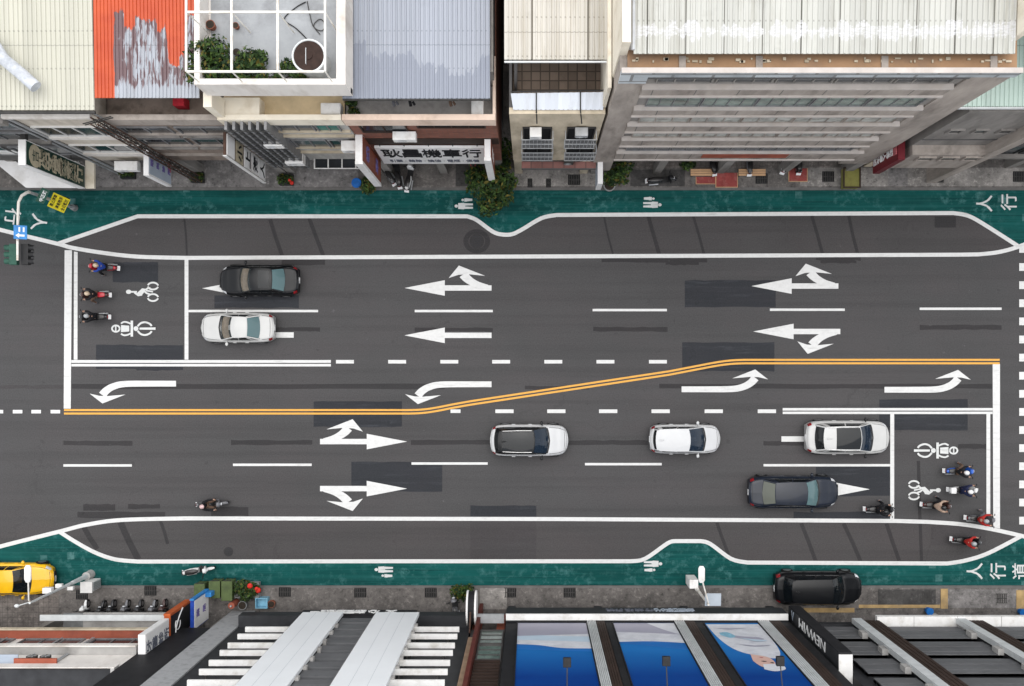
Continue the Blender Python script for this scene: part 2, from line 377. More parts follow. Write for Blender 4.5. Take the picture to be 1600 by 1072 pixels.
glass('screen_dark', (.005, .007, .009), .85); glass('screen_clear', (.04, .05, .05), .45); glass('screen_teal', (.10, .17, .18), .85); glass('screen_blue', (.012, .022, .038), .90); glass('screen_cream', (.17, .18, .15), .7); glass('roof_glass', (.007, .009, .011), .95)  # screen_teal carries some sky reflection in its base colour
plain('skin', (.42, .26, .19), .6, 0, .08)
for nm, c in dict(cloth_black=(.012, .012, .014), cloth_blue=(.02, .05, .25), cloth_navy=(.014, .018, .05), cloth_beige=(.36, .26, .20), cloth_red=(.32, .022, .018), cloth_grey=(.10, .10, .11), cloth_jeans=(.05, .07, .12), cloth_brown=(.11, .07, .05),
                  gear_white=(.72, .72, .72), gear_beige=(.46, .36, .26), gear_pink=(.55, .38, .38), gear_black=(.012, .012, .013), gear_grey=(.3, .31, .32), gear_blue=(.015, .12, .5),
                  moto_red=(.40, .018, .03), moto_black=(.012, .012, .014), moto_white=(.68, .68, .67), moto_blue=(.02, .10, .46), moto_grey=(.13, .13, .14), moto_brown=(.05, .022, .018), moto_seat=(.016, .015, .015)).items():
    plain(nm, c, .75 if nm.startswith('cloth') else .35, 0, .15, 6, local=True, coat=0 if nm.startswith('cloth') else .4)
for nm, c in dict(leaf=(.030, .056, .014), leaf_dark=(.012, .027, .009), leaf_yellow=(.10, .085, .018), leaf_bright=(.055, .095, .020), bark=(.075, .055, .04), soil=(.03, .022, .016), flower_red=(.5, .03, .02)).items():
    plain(nm, c, .6, 0, .35, 9)
plain('plastic_blue', (.01, .12, .42), .4); plain('bin_green', (.085, .115, .045), .6, 0, .2, 2, (.04, .05, .03), 1.5); plain('cart_yellow', (.20, .19, .055), .6, 0, .2, 2, (.1, .09, .03), 2); plain('mat_red', (.25, .055, .05), .8, 0, .2, 3, (.36, .16, .14), 2); plain('wood_pale', (.52, .32, .18), .7, 0, .12, 3); plain('terracotta', (.22, .08, .05), .8)
plain('tank_dark', (.032, .018, .014), .6, 0, .3, 4); plain('tarp_white', (.46, .48, .51), .6, 0, .2, 3, (.28, .3, .33), 2.5); plain('curtain_red', (.35, .02, .03), .8); plain('panel_solar', (.36, .40, .44), .3, 0, .1, 1.5)
plain('kerb_yellow', (.37, .255, .12), .8, 0, .25, 2, (.2, .16, .11), 1.5); plain('kerb', (.13, .125, .12), .9, 0, .2, 2); plain('rust', (.085, .05, .038), .8, 0, .3, 4); plain('signal_green', (.03, .085, .062), .5)
def tiles(name, c, mortar, w, h, axis='XZ'):
    k = N(name); v = k.pos(); sx = k.n('ShaderNodeSeparateXYZ'); k.l(v, sx.inputs[0]); cb = k.n('ShaderNodeCombineXYZ')
    k.l(sx.outputs['XYZ'.index(axis[0])], cb.inputs[0]); k.l(sx.outputs['XYZ'.index(axis[1])], cb.inputs[1])
    br = k.n('ShaderNodeTexBrick'); br.offset = .5 if h < w * .7 else 0; br.inputs['Scale'].default_value = 1; br.inputs['Brick Width'].default_value = w; br.inputs['Row Height'].default_value = h; br.inputs['Mortar Size'].default_value = min(w, h) * .07
    br.inputs['Color1'].default_value = (*sc(c, .8), 1); br.inputs['Color2'].default_value = (*sc(c, 1.2), 1); br.inputs['Mortar'].default_value = (*mortar, 1)
    k.l(cb.outputs[0], br.inputs['Vector']); d = k.noise(v, .8, 7, .7); col = k.mix(k.ramp(d, .48, .7, 0, .65), br.outputs['Color'], sc(c, .45))
    M[name] = k.out(col, .8, 0, br.outputs['Fac'], .1)
tiles('brick_brown', (.215, .078, .05), (.13, .08, .065), .5, .25); tiles('tile_brown', (.20, .15, .115), (.08, .06, .045), .42, .42, 'XY'); tiles('tile_parapet', (.40, .43, .45), (.2, .2, .2), 1.55, .9); tiles('tile_pink', (.25, .115, .10), (.15, .08, .07), .6, .6, 'XY')
tiles('ledge_tile', (.42, .46, .48), (.16, .16, .17), 1.55, 3, 'XY')

def poster_print():   # printed gradient of the posters: azure low on the sheet, navy higher up
    k = N('poster_blue'); sx = k.n('ShaderNodeSeparateXYZ'); k.l(k.n('ShaderNodeNewGeometry').outputs['Position'], sx.inputs[0])
    col = k.mix(k.ramp(sx.outputs[2], 7.5, 12.5), (.020, .19, .52), (.0035, .036, .20)); f = k.noise(k.pos((.4, 1, .8)), .7, 3); k.out(k.mix(k.ramp(f, .35, .7, 0, .3), col, (.006, .08, .30)), .6)
    k.b.inputs['Specular IOR Level'].default_value = .05; M['poster_blue'] = k.m
poster_print()
# ------------------------------------------------------------------ ground, road and painted markings
LAY = [0]
def lay():
    LAY[0] += 1; return .0085 + .00012 * LAY[0]
def smooth(pts, k=6):
    out = []; n = len(pts)
    for i in range(n - 1):
        p0, p1, p2, p3 = pts[max(i - 1, 0)], pts[i], pts[i + 1], pts[min(i + 2, n - 1)]
        for j in range(k):
            t = j / k
            out.append(tuple(.5 * ((2 * p1[a]) + (-p0[a] + p2[a]) * t + (2 * p0[a] - 5 * p1[a] + 4 * p2[a] - p3[a]) * t * t + (-p0[a] + 3 * p1[a] - 3 * p2[a] + p3[a]) * t ** 3) for a in (0, 1)))
    return out + [tuple(pts[-1])]
def ribbon(pts, w):             # photo polyline -> list of quads (photo coords)
    L = []
    for i, p in enumerate(pts):
        a = pts[max(i - 1, 0)]; b = pts[min(i + 1, len(pts) - 1)]
        dx, dy = b[0] - a[0], b[1] - a[1]; q = math.hypot(dx, dy) or 1
        ww = w(i / (len(pts) - 1)) if callable(w) else w
        L.append(((p[0] - dy / q * ww / 2, p[1] + dx / q * ww / 2), (p[0] + dy / q * ww / 2, p[1] - dx / q * ww / 2)))
    return [(L[i][0], L[i][1], L[i + 1][1], L[i + 1][0]) for i in range(len(L) - 1)]
def flat(mb, polys, z):
    for p in polys:
        a = sum(p[i][0] * p[(i + 1) % len(p)][1] - p[(i + 1) % len(p)][0] * p[i][1] for i in range(len(p)))
        q = p if a < 0 else p[::-1]            # photo y runs down: negative area faces up
        mb.face([W(x, y, z) for x, y in q])
    return mb
def mark(name, polys, mat='paint_white', label=None, step=False):
    mb = MB(); z = lay()
    for i, p in enumerate(polys): flat(mb, [p], z + (.0006 * i if step else 0))
    return struct(name, mb, mat, label)
def rect(x0, y0, x1, y1): return [(x0, y0), (x1, y0), (x1, y1), (x0, y1)]

struct('road', MB().face([(-160, -160, 0), (160, -160, 0), (160, 160, 0), (-160, 160, 0)]), 'asphalt', 'dark grey asphalt road')
# parking bays along both kerbs (slightly different asphalt)
top_inner = [(90, 381), (215, 338)] + smooth([(730, 338), (745, 344), (770, 362), (785, 366.5), (800, 366), (815, 359), (846, 341), (870, 336)], 5) + [(1480, 333)] + smooth([(1490, 333), (1512, 337), (1535, 349), (1590, 384)], 5)
top_outer = smooth([(-20, 352), (0, 359), (90, 381), (112, 387), (160, 395), (215, 401), (290, 403)], 6) + [(900, 400.5), (1500, 398)] + smooth([(1530, 397.5), (1560, 394), (1590, 386), (1620, 374)], 6)
bot_outer = smooth([(-20, 862), (0, 854), (95, 830), (135, 820), (190, 812.5), (290, 810)], 6) + [(860, 811), (1400, 814)] + smooth([(1450, 815.5), (1500, 819), (1545, 826), (1595, 837), (1625, 845)], 6)
bot_inner = smooth([(93, 831), (120, 848), (150, 864), (180, 874), (215, 877.5)], 6) + [(600, 877), (975, 877)] + smooth([(985, 877), (1008, 873), (1043, 849), (1055, 845.5)], 5) + smooth([(1095, 845.5), (1110, 850), (1142, 873), (1168, 879)], 5) + [(1470, 880.5)] + smooth([(1480, 880.5), (1510, 875.5), (1545, 864), (1597, 837)], 6)
i0 = [p for p in top_outer if 90 <= p[0] <= 1590]
struct('parking_lane', flat(MB(), [top_inner + i0[::-1]], .004), 'asphalt_bay', 'kerbside parking lane by the upper green path')
i1 = [p for p in bot_outer if 95 <= p[0] <= 1597]
struct('parking_lane', flat(MB(), [i1 + bot_inner[::-1]], .004), 'asphalt_bay', 'kerbside parking lane by the lower green path')
# green coated walking strips
g0 = [p for p in top_outer if p[0] < 90]
struct('green_path', flat(MB(), [[(-400, 294), (2000, 294), (2000, 374), (1620, 374), (1592, 385)] + top_inner[::-1] + g0[::-1] + [(-400, 300)]], .0042), 'green_paint', 'dark green coated walking strip along the upper shops')
g1 = [p for p in bot_outer if p[0] < 93]
struct('green_path', flat(MB(), [[(-400, 919), (-400, 870)] + g1 + bot_inner + [(1625, 842), (2000, 850), (2000, 919)]], .0042), 'green_paint', 'dark green coated walking strip along the lower shops')
# raised pavements under the arcades
YP, YQ = yz(293, 0), yz(918.5, 0)
struct('pavement', MB().box(-60, 60, YP - .02, 60, -.1, .12), 'pave', 'grey arcade pavement along the upper shops')
struct('pavement', MB().box(-60, 60, -60, YQ + .02, -.1, .12), 'pave', 'grey arcade pavement along the lower shops')
struct('kerb', MB().box(-60, 60, YP - .17, YP - .021, -.1, .125), 'kerb'); struct('kerb', MB().box(-60, 60, YQ + .021, YQ + .15, -.1, .125), 'kerb')
def slab(px0, px1, py0, py1, mat, lab):
    a, b = W(px0, py1, .12), W(px1, py0, .12)
    struct('pavement_slab', MB().box(a.x, b.x, a.y, b.y, .1, .13 + .0004 * LAY[0]), mat, lab); LAY[0] += 1
for q in ((150, 560, 236, 292, 'pave_smooth', 'smooth grey screed before the terrace house'), (648, 712, 232, 291, 'pave', 'worn concrete slab before the brick shop'), (712, 760, 232, 291, 'pave_dark', 'dark slab by the red scooter'), (800, 935, 262, 291, 'pave_pale', 'blotchy pale terrazzo before the beige house'),
          (985, 1070, 265, 291, 'pave_dark', 'dark asphalt strip before the tall block'), (985, 1320, 225, 262, 'pave_tile', 'brown tiled arcade floor'), (1250, 1388, 262, 291, 'pave_pale', 'blotchy slab by the yellow cart'), (1388, 1418, 240, 291, 'pave_smooth', 'plain concrete ramp'), (1418, 1600, 262, 291, 'pave_pale', 'blotchy pale pavement at the far shops'),
          (-30, 92, 920, 1000, 'pave_tile', 'brown paved forecourt beside the yellow car'), (750, 792, 919, 952, 'pave_pale', 'pale concrete apron between the shops'), (1372, 1462, 921, 946, 'pave_dark', 'dark paving behind the parked black car'), (1480, 1590, 921, 950, 'pave_smooth', 'grey paving framed in yellow')):
    slab(*q)

# asphalt repairs: darker rectangles, seams and ground-off old markings
def patch(name, x0, y0, x1, y1, mat='asphalt_dark', skew=0, label=None):
    j = lambda: rnd.uniform(-.8, .8)
    z = .0046 + .0001 * (LAY[0] % 30); LAY[0] += 1
    n = 9; top = [(x0 + (x1 - x0) * i / n, y0 + j()) for i in range(n + 1)]; bot = [(x1 + skew - (x1 - x0) * i / n, y1 + j()) for i in range(n + 1)]
    return struct(name, flat(MB(), [top + bot], z), mat, label)
for q in ((176, 410, 247, 441), (1070, 438, 1212, 480), (1066, 535, 1210, 580), (490, 627, 628, 667), (549, 722, 691, 768), (150, 539, 213, 576), (213, 540, 286, 579), (335, 462, 467, 481), (1374, 624, 1512, 672), (1275, 728, 1392, 775), (735, 790, 838, 811), (1240, 800, 1391, 813)):
    patch('asphalt_patch', *q, label='dark patched rectangle in the asphalt')
for q in ((735, 811, 838, 876), (1455, 822, 1540, 852)): patch('asphalt_patch', *q, mat='asphalt_scar_light', label='faint patch in the parking lane')
for q in ((648, 512, 770, 518), (927, 511, 1043, 518), (1205, 513, 1240, 519), (1437, 508, 1565, 515), (430, 512, 500, 518), (99, 689, 207, 696), (361, 688, 488, 695), (642, 688, 766, 695), (888, 688, 1012, 695), (1193, 689, 1262, 696), (940, 404, 1105, 410), (1040, 409, 1092, 414), (1275, 402, 1345, 407), (1282, 407, 1338, 411), (440, 405, 508, 414), (130, 788, 180, 798), (200, 788, 250, 795), (121, 800, 258, 809), (330, 792, 388, 806)):
    patch('ground_off_marking', *q, mat='asphalt_scar', label='blackened scar where an old marking was ground off')
patch('asphalt_seam', 112, 600, 695, 608, 'asphalt_scar'); patch('asphalt_seam', 820, 603, 920, 609, 'asphalt_scar'); patch('asphalt_seam', 1030, 600, 1551, 607, 'asphalt_scar'); patch('asphalt_seam', -10, 602, 100, 607, 'asphalt_scar_light'); patch('asphalt_seam', 1497, 694, 1541, 701, 'asphalt_scar')
def bar(x0, y0, x1, y1, w, mat='asphalt_scar'):
    z = .0046 + .0001 * (LAY[0] % 30); LAY[0] += 1
    struct('old_bay_line', flat(MB(), ribbon([(x0, y0), ((x0 + x1) / 2 + rnd.uniform(-1, 1), (y0 + y1) / 2), (x1, y1)], w), z), mat, 'dark diagonal scar of an old parking line')
for q in ((422, 343, 441, 400, 6), (483, 341, 505, 399, 6), (288, 340, 292, 400, 3), (944, 339, 958, 398, 3), (1013, 338, 1030, 397, 6), (1083, 337, 1100, 397, 4), (1268, 336, 1285, 396, 5), (1326, 336, 1340, 396, 5), (130, 822, 152, 858, 8), (188, 816, 216, 874, 10), (250, 812, 262, 850, 5), (1120, 816, 1138, 866, 5), (1252, 818, 1275, 878, 6), (1318, 818, 1345, 878, 6), (1385, 818, 1405, 876, 6), (1435, 720, 1440, 878, 5)):
    bar(*q)
ring = [[(745 + 21 * math.cos(t) * k, 377 + 19 * math.sin(t) * k) for t in [6.2832 * i / 24 for i in range(25)]] for k in (1, .62)]
struct('asphalt_patch', flat(MB(), [(ring[0][i], ring[0][i + 1], ring[1][i + 1], ring[1][i]) for i in range(24)], .0052), 'asphalt_scar', 'faint dark ring worn round a manhole')
# manhole covers
def manhole(px, py, r, lab, square=None):
    c = W(px, py, .005); mb = MB()
    if square: mb.box(c.x - square[0], c.x + square[0], c.y - square[1], c.y + square[1], .004, .0095)
    else:
        mb.cyl(c.x, c.y, .004, .009, r, 24); mb.mat(1)
        for k in range(5): mb.box(c.x - r * .6, c.x + r * .6, c.y - r * .6 + k * r * .3 - .01, c.y - r * .6 + k * r * .3 + .01, .0088, .0125)
    o = mb.build('manhole_cover', ['asphalt_scar', 'asphalt_dark']); tag(o, lab, 'manhole cover')
manhole(1477, 347, 0, 'square dark iron inspection cover in the upper parking lane', (.62, .32)); manhole(745, 377, .44, 'round iron manhole cover by the kink of the upper green path'); manhole(357, 862, .28, 'small round manhole cover in the lower parking lane')

# white lines
E6 = 6.2
mark('edge_line', ribbon(top_outer, E6), label='long white line between lanes and the upper parking lane')
mark('edge_line', ribbon(top_inner, E6), label='white line bordering the upper green path')
mark('edge_line', ribbon(bot_outer, E6), label='long white line between lanes and the lower parking lane')
mark('edge_line', ribbon(bot_inner, E6), label='white line bordering the lower green path')
mark('stop_line', [[(101, 391), (112.5, 391), (110.5, 638.5), (99.5, 638.5)]], label='broad white stop line, west end'); mark('stop_line', [[(115.5, 393), (121.3, 394), (121, 562), (115.2, 562)]]); mark('waiting_box_line', [rect(288.4, 404, 294.4, 562)])
mark('stop_line', [[(1551, 568.5), (1562.5, 568.5), (1562.5, 826), (1552, 824)]], label='broad white stop line, east end'); mark('stop_line', [rect(1541.3, 647, 1547.3, 803)]); mark('waiting_box_line', [rect(1391, 647, 1397.2, 811)])
mark('lane_line', [rect(111.5, 562.6, 517, 567)]); mark('lane_line', [rect(111.5, 568.6, 517, 572.6)]); mark('lane_line', [rect(1223, 637.6, 1551, 641.6)]); mark('lane_line', [rect(1223, 643.2, 1551, 647)])
for x in (525, 606.5, 688, 769, 850.5, 932, 1014): mark('lane_dash', [rect(x, 562.5, x + 28, 568)])
mark('lane_dash', [rect(704, 639.8, 719.5, 645.3)])
for x in (774, 855, 936, 1018, 1101, 1184): mark('lane_dash', [rect(x, 639.8, x + 28.5, 645.5)])
for x0, x1, y in ((294.5, 497, 486), (648, 770, 486), (926, 1042, 484.5), (1203, 1320, 484), (1437, 1565, 482.5), (99, 206, 727.3), (364, 487, 726.3), (643, 762, 724.3), (914, 1034, 725.3), (1193, 1391, 727)): mark('lane_dash', [rect(x0, y - 1.9, x1, y + 1.9)])
for x in (-10, 20, 49, 79): mark('lane_dash', [rect(x, 640.5, x + 15, 646)])
yl = [(100, 0)] + smooth([(640, 0), (655, -.5), (670, -2), (688, -5), (708, -9), (735, -13.8)], 4) + smooth([(1045, -60.5), (1070, -65.3), (1092, -69.5), (1112, -73.3), (1130, -76.2), (1147, -77.9), (1165, -78.5)], 4) + [(1562, -78.5)]
mark('centre_line', ribbon([(x, 640.8 + y) for x, y in yl], 3.1), 'paint_yellow', 'upper line of the double yellow centre line'); mark('centre_line', ribbon([(x, 646.2 + y) for x, y in yl], 3.1), 'paint_yellow', 'lower line of the double yellow centre line')
y = 383
while y < 820: mark('crosswalk_stripe', [rect(1592.5, y, 1660, y + 12)]); y += 28.3
# arrows: local tail (0,0), pointing +x
HEAD = [(73, -12.2), (136, 0), (73, 12.2)]
def arrow(tx, ty, sx, hook=0, straight=True, label=''):
    P = []
    if straight: P += [[(0, -4.2), (73, -4.2), (73, 4.2), (0, 4.2)], HEAD]
    if hook:
        P += ribbon(smooth([(6, -1), (20, -4.5), (31, -9.5), (39, -15.5), (44, -21.5)], 4), lambda t: 8 + 7 * t)
        P += [[(10, -19), (51, -35), (67, -15.5), (52, -20.5), (36, -21.5)]]
    P = [[(tx + sx * x, ty + (y if hook <= 0 else -y)) for x, y in p] for p in P]
    mark('lane_arrow', P, 'paint_white', label, True)
def turn(tx, ty, sx, sy, label):
    P = ribbon(smooth([(0, 0), (40, 0), (80, 0.5), (98, 4.5), (109, 11), (115, 18)], 4), lambda t: 9 + 4 * t * t)
    P += [[(135, 15.5), (115, 31), (79, 17), (108, 19.5), (120, 19)]]
    mark('turn_arrow', [[(tx + sx * x, ty + sy * y) for x, y in p] for p in P], 'paint_white', label, True)
arrow(768, 450, -1, -1, label='white ahead-or-right arrow pointing west'); arrow(768, 524, -1, 0, label='white straight arrow pointing west'); arrow(1310, 447, -1, -1, label='white ahead-or-right arrow by the dark patch'); arrow(1313, 518, -1, 1, label='white ahead-or-left arrow pointing west')
arrow(500, 690, 1, -1, label='white ahead-or-left arrow pointing east'); arrow(500, 763.5, 1, 1, label='white ahead-or-right arrow pointing east'); arrow(452, 450.5, -1, 0, label='white arrow under the black sedan'); arrow(459, 523.5, -1, 0, label='white arrow under the white sedan'); arrow(1221, 686, 1, 0, label='white arrow under the white SUV'); arrow(1223, 764.5, 1, 0, label='white arrow under the long dark sedan')
turn(275, 599.5, -1, 1, 'white left-turn arrow by the west stop line'); turn(768, 600.5, -1, 1, 'white left-turn arrow beside the yellow bend'); turn(1065, 608.3, 1, -1, 'white left-turn arrow below the yellow bend'); turn(1382, 609, 1, -1, 'white left-turn arrow by the east stop line')
# symbols
def ell_ring(cx, cy, rx, ry, w, a0=0, a1=360, n=20):
    pts = [(cx + rx * math.cos(R(a0 + (a1 - a0) * i / n)), cy + ry * math.sin(R(a0 + (a1 - a0) * i / n))) for i in range(n + 1)]
    return ribbon(pts, w)
def disc(cx, cy, rx, ry, n=16): return [[(cx + rx * math.cos(6.2832 * i / n), cy + ry * math.sin(6.2832 * i / n)) for i in range(n)]]
def scooter_symbol(cx, cy, s):    # rider seen from the front, head towards s
    P = ell_ring(0, 0, 6, 5, 2.6); P += [rect(-1.2, -3.5, .9, 3.5)]
    P += [[(8, -5.5), (21, -4.5), (21, 4.5), (8, 5.5)]]
    P += ribbon(smooth([(8, -8), (13, -10.5), (19, -9.5), (23, -7.5)], 3), 2.6) + ribbon(smooth([(8, 8), (13, 10.5), (19, 9.5), (23, 7.5)], 3), 2.6)
    P += [rect(23, -12.5, 27, 12.5)] + disc(31.5, 0, 3.8, 3.8)
    for sg in (-1, 1): P += ribbon(smooth([(34, sg * 3.5), (39, sg * 8.5), (46, sg * 10), (53, sg * 7.5), (56, sg * 4)], 3), 3)
    P += [[(37, -1.6), (62, -1.9), (62, 1.9), (37, 1.6)]]
    mark('scooter_symbol', [[(cx + s * x, cy + y) for x, y in p] for p in P], 'paint_symbol', None, True)
scooter_symbol(181, 513.5, 1); scooter_symbol(1490, 704, -1)
def bicycle_symbol(cx, cy, s):    # head towards -s
    P = disc(0, 0, 4.2, 3.4) + ribbon([(4, 0), (13, 0)], 2.6) + ribbon([(9, 1), (15, 5.5), (21, 4.5)], 3) + [[(12, 3), (21, -5.5), (28, -4.5), (21, 5)]]
    P += ribbon([(22, -3), (28, 2), (33, 4)], 2.8) + ribbon([(27, -2), (33, -1), (38, 0)], 2.4) + ribbon([(26, -3), (31, -6), (34, -6)], 2.6)
    P += [q for cy_ in (-9, 9) for a0 in (12, 192) for q in ell_ring(38, cy_, 8, 5.4, 2.7, a0, a0 + 160, 12)]
    mark('bicycle_symbol', [[(cx + s * x, cy + y) for x, y in p] for p in P], 'paint_symbol', None, True)
bicycle_symbol(201, 456, 1); bicycle_symbol(1466, 766, -1)
def walkers(cx, cy, s, f=1):
    P = disc(0, 0, 2.8, 2.4) + [[(3, -4.5), (12, -5), (14, 0), (12, 5), (3, 4.5)]] + [[(12, -4.5), (26, -4), (26, -1.2), (12, -.6)], [(12, .6), (26, 1.2), (26, 4), (12, 4.5)]]
    P += disc(10, -9.5, 2, 1.8) + [[(12.5, -12), (17, -12.5), (18, -9.5), (17, -7), (12.5, -7)], [(17, -12), (25, -11.5), (25, -8), (17, -7.5)]]
    mark('walkers_symbol', [[(cx + s * x, cy + f * y) for x, y in p] for p in P], 'paint_symbol', None, True)
walkers(713, 322, 1); walkers(1031, 320, -1); walkers(588, 890, 1, -1); walkers(1032, 881, -1, -1)
def ground_text(body, px, py, right, up, size, lab):
    o = text_mesh('ground_lettering', body, 'paint_symbol', W(px, py, .010), right, up, size, ext=.001, weight=.012)
    tag(o, lab, 'ground lettering', None, 'structure')
for c, x, y in (('人', 1538, 318), ('行', 1576, 316), ('人', 1523, 892.5), ('行', 1559, 892.5), ('道', 1594, 892.5)): ground_text(c, x, y, (0, 1, 0), (-1, 0, 0), .95, 'white character on the green path')
for c, x, y in (('人', 61, 347), ('行', 20, 338)): ground_text(c, x, y, (-.12, -1, 0), (1, -.12, 0), .95, 'white character on the green path')
# ------------------------------------------------------------------ cars (local frame: +x forward, z up, origin on the ground)
def lerp(a, b, t): return a + (b - a) * t
def pw(x, pts):                 # smooth piecewise interpolation
    if x <= pts[0][0]: return pts[0][1]
    for (a, p), (b, q) in zip(pts, pts[1:]):
        if x <= b:
            t = (x - a) / (b - a); return p + (q - p) * t * t * (3 - 2 * t)
    return pts[-1][1]
def car(name, label, px, py, heading, L, Wd, Hh, paint, kind='sedan', roofm=None, screen='screen_dark', rear='screen_dark', dash='interior_dark', tail='lamp_red', rails=False, black_mirror=False, dark_roof=None, nose=.24, bow=.30, group='cars on the street', hood_mat=None):
    root = thing(name, label, 'car', (0, 0, 0), R(heading), group)
    c = W(px, py, .7); root.location = (c.x, c.y, 0)
    h = L / 2; w = Wd / 2
    sed = kind == 'sedan'; mpv = kind == 'mpv'
    cowl = h - (1.22 if sed else .95 if mpv else 1.12); fr = cowl - (.78 if sed else .95 if mpv else .82)           # windscreen base / front roof edge
    rr = -h + (1.42 if sed else .42 if mpv else .62); rb = -h + (.72 if sed else .16 if mpv else .2)                # rear roof edge / rear window base
    if kind == 'suv5': rr, rb = -h + .95, -h + .42
    belt = Hh * (.64 if sed else .60)
    def hw(x): return w * (1 - nose * abs(x / h) ** (7 if nose < .3 else 5) - .045 * max(0, x / h) ** 2)
    def top(x):
        return pw(x, [(-h, belt * (.88 if sed else .82)), (-h + .12, belt * .985), (rb, belt * 1.0), (cowl, belt * .985), (h - .5, belt * .86), (h - .14, belt * .76), (h, belt * .60)])
    def S(x, t, off=0.0):       # body skin: t from -1 (right sill) to 1 (left sill)
        W_, T_ = hw(x), top(x); a = abs(t)
        y = W_ * pw(a, [(0, 0), (.6, .84), (.72, .965), (.82, 1), (.93, .985), (1, .93)])
        z = pw(a, [(0, T_ + .03), (.45, T_ + .012), (.62, T_ - .035), (.74, T_ - .14), (.86, .48), (1, .20)])
        e = max(0, (abs(x) - h * .72) / (h * .28)); e = e * e
        xx = x - math.copysign(bow if x > 0 else .2, x) * e * (y / w) ** 2
        z -= .05 * e * (y / w) ** 2
        return Vector((xx, math.copysign(y, t) if t else 0, z + off))
    xs = [-h + L * (.5 - .5 * math.cos(math.pi * i / 36)) for i in range(37)]
    ts = [-1 + 2 * i / 32 for i in range(33)]
    mb = MB(); mb.grid([[S(x, t) for t in ts] for x in xs])
    mb.face([S(-h, t) for t in ts]); mb.face([S(h, t) for t in ts])
    mb.box(-h * .8, h * .8, -w * .84, w * .84, .19, .24)
    body = mb.build('body', hood_mat or paint, root, smooth=True, local=True)
    # cabin: pillars and roof skin (body paint), glass panes laid in
    zr = Hh; wb = lambda x: hw(x) * .87; wr = w * (.70 if sed else .76 if mpv else .72)
    nseg = 12
    def belt_pt(x, s): return Vector((x, s * wb(x), top(x) - .015))
    def roof_pt(x, u):           # u -1..1
        d = (x - (fr + rr) / 2) / max(.3, (fr - rr) / 2)
        return Vector((x - .10 * u * u * max(0, d) ** 3 + (.05 * u * u if d < -.9 else 0), u * wr * (1 - .06 * max(0, -d)), zr - .055 * u * u - .045 * d * d))
    def ws(u, v):                # windscreen, v 0 bottom .. 1 top
        b = Vector((cowl - .16 * u * u, u * wb(cowl) * .985, top(cowl) - .01)); t = roof_pt(fr, u); p = b.lerp(t, v); p.z += .05 * math.sin(math.pi * v); return p
    def rw(u, v):
        b = Vector((rb + .12 * u * u, u * wb(rb) * .97, top(rb) - .01)); t = roof_pt(rr, u); p = b.lerp(t, v); p.z += .05 * math.sin(math.pi * v); return p
    def sw(s, k, v):             # side: k 0 (rear) .. 1 (front)
        xr = lerp(rr, fr, k); xb = lerp(rb + .12, cowl - .16, k)
        p = belt_pt(xb, s).lerp(roof_pt(xr, s), v); p.y += s * .03 * math.sin(math.pi * v); return p
    def patch(f, u0, u1, v0, v1, off, nu=10, nv=5):
        return [[f(lerp(u0, u1, i / nu), lerp(v0, v1, j / nv)) + off for j in range(nv + 1)] for i in range(nu + 1)]
    roof = MB()
    roof.grid([[roof_pt(lerp(rr, fr, i / 10), -1 + 2 * j / 12) for j in range(13)] for i in range(11)])
    roof.build('roof', roofm or paint, root, smooth=True, local=True)
    pil = MB(); Z = Vector((0, 0, 0))
    for s in (-1, 1):
        pil.grid(patch(lambda u, v: ws(u, v), s * .93, s * 1, 0, 1, Z, 2)); pil.grid(patch(lambda u, v: rw(u, v), s * (.86 if not sed else .9), s * 1, 0, 1, Z, 2))
        pil.grid(patch(lambda k, v: sw(s, k, v), 0, .14, 0, 1, Z, 2)); pil.grid(patch(lambda k, v: sw(s, k, v), .52, .56, 0, 1, Z, 2)); pil.grid(patch(lambda k, v: sw(s, k, v), .94, 1, 0, 1, Z, 2))
        pil.grid(patch(lambda k, v: sw(s, k, v), 0, 1, .93, 1, Z, 10, 1)); pil.grid(patch(lambda k, v: sw(s, k, v), 0, 1, 0, .05, Z, 10, 1))
    pil.grid(patch(rw, -1, 1, 0, .08, Z, 10, 1)); pil.grid(patch(ws, -1, 1, .96, 1, Z, 10, 1)); pil.grid(patch(rw, -1, 1, .93, 1, Z, 10, 1))
    pil.build('pillars', roofm or paint, root, smooth=True, local=True)
    ins = MB().mat(0).box(rb + .1, cowl - .1, -wb(0) * .9, wb(0) * .9, belt - .08, belt + .012)
    ins.mat(1).grid([[Vector((lerp(cowl - .5, cowl - .12, i / 4) - .12 * u * u, u * wb(cowl) * .84, belt + .018 + .05 * math.sin(i / 4 * 3.14))) for u in [-1 + j / 5 for j in range(11)]] for i in range(5)])
    for y in (-.4, .4):
        ins.mat(1 if dash == 'interior_beige' else 0).loft([(fr - .62, y * w, belt + .05, .23, .02), (fr - .55, y * w, belt + .1, .24, .12), (fr - .45, y * w, belt + .1, .22, .06)])
        ins.loft([(rr + .05, y * w, belt + .05, .25, .02), (rr + .12, y * w, belt + .1, .26, .1), (rr + .22, y * w, belt + .1, .22, .05)])
    ins.build('interior', ['interior_dark', dash], root, local=True)
    up = Vector((0, 0, .006))
    MB().grid(patch(ws, -.945, .945, .01, .97, up)).build('windscreen', screen, root, smooth=True, local=True)
    MB().grid(patch(rw, -.88, .88, .07, .94, up)).build('rear_window', rear, root, smooth=True, local=True)
    for s in (-1, 1):
        for k0, k1 in ((.13, .525), (.555, .95)):
            MB().grid(patch(lambda k, v: sw(s, k, v), k0, k1, .04, .945, Vector((0, s * .006, .003)), 6)).build('side_window', 'screen_dark', root, smooth=True, local=True)
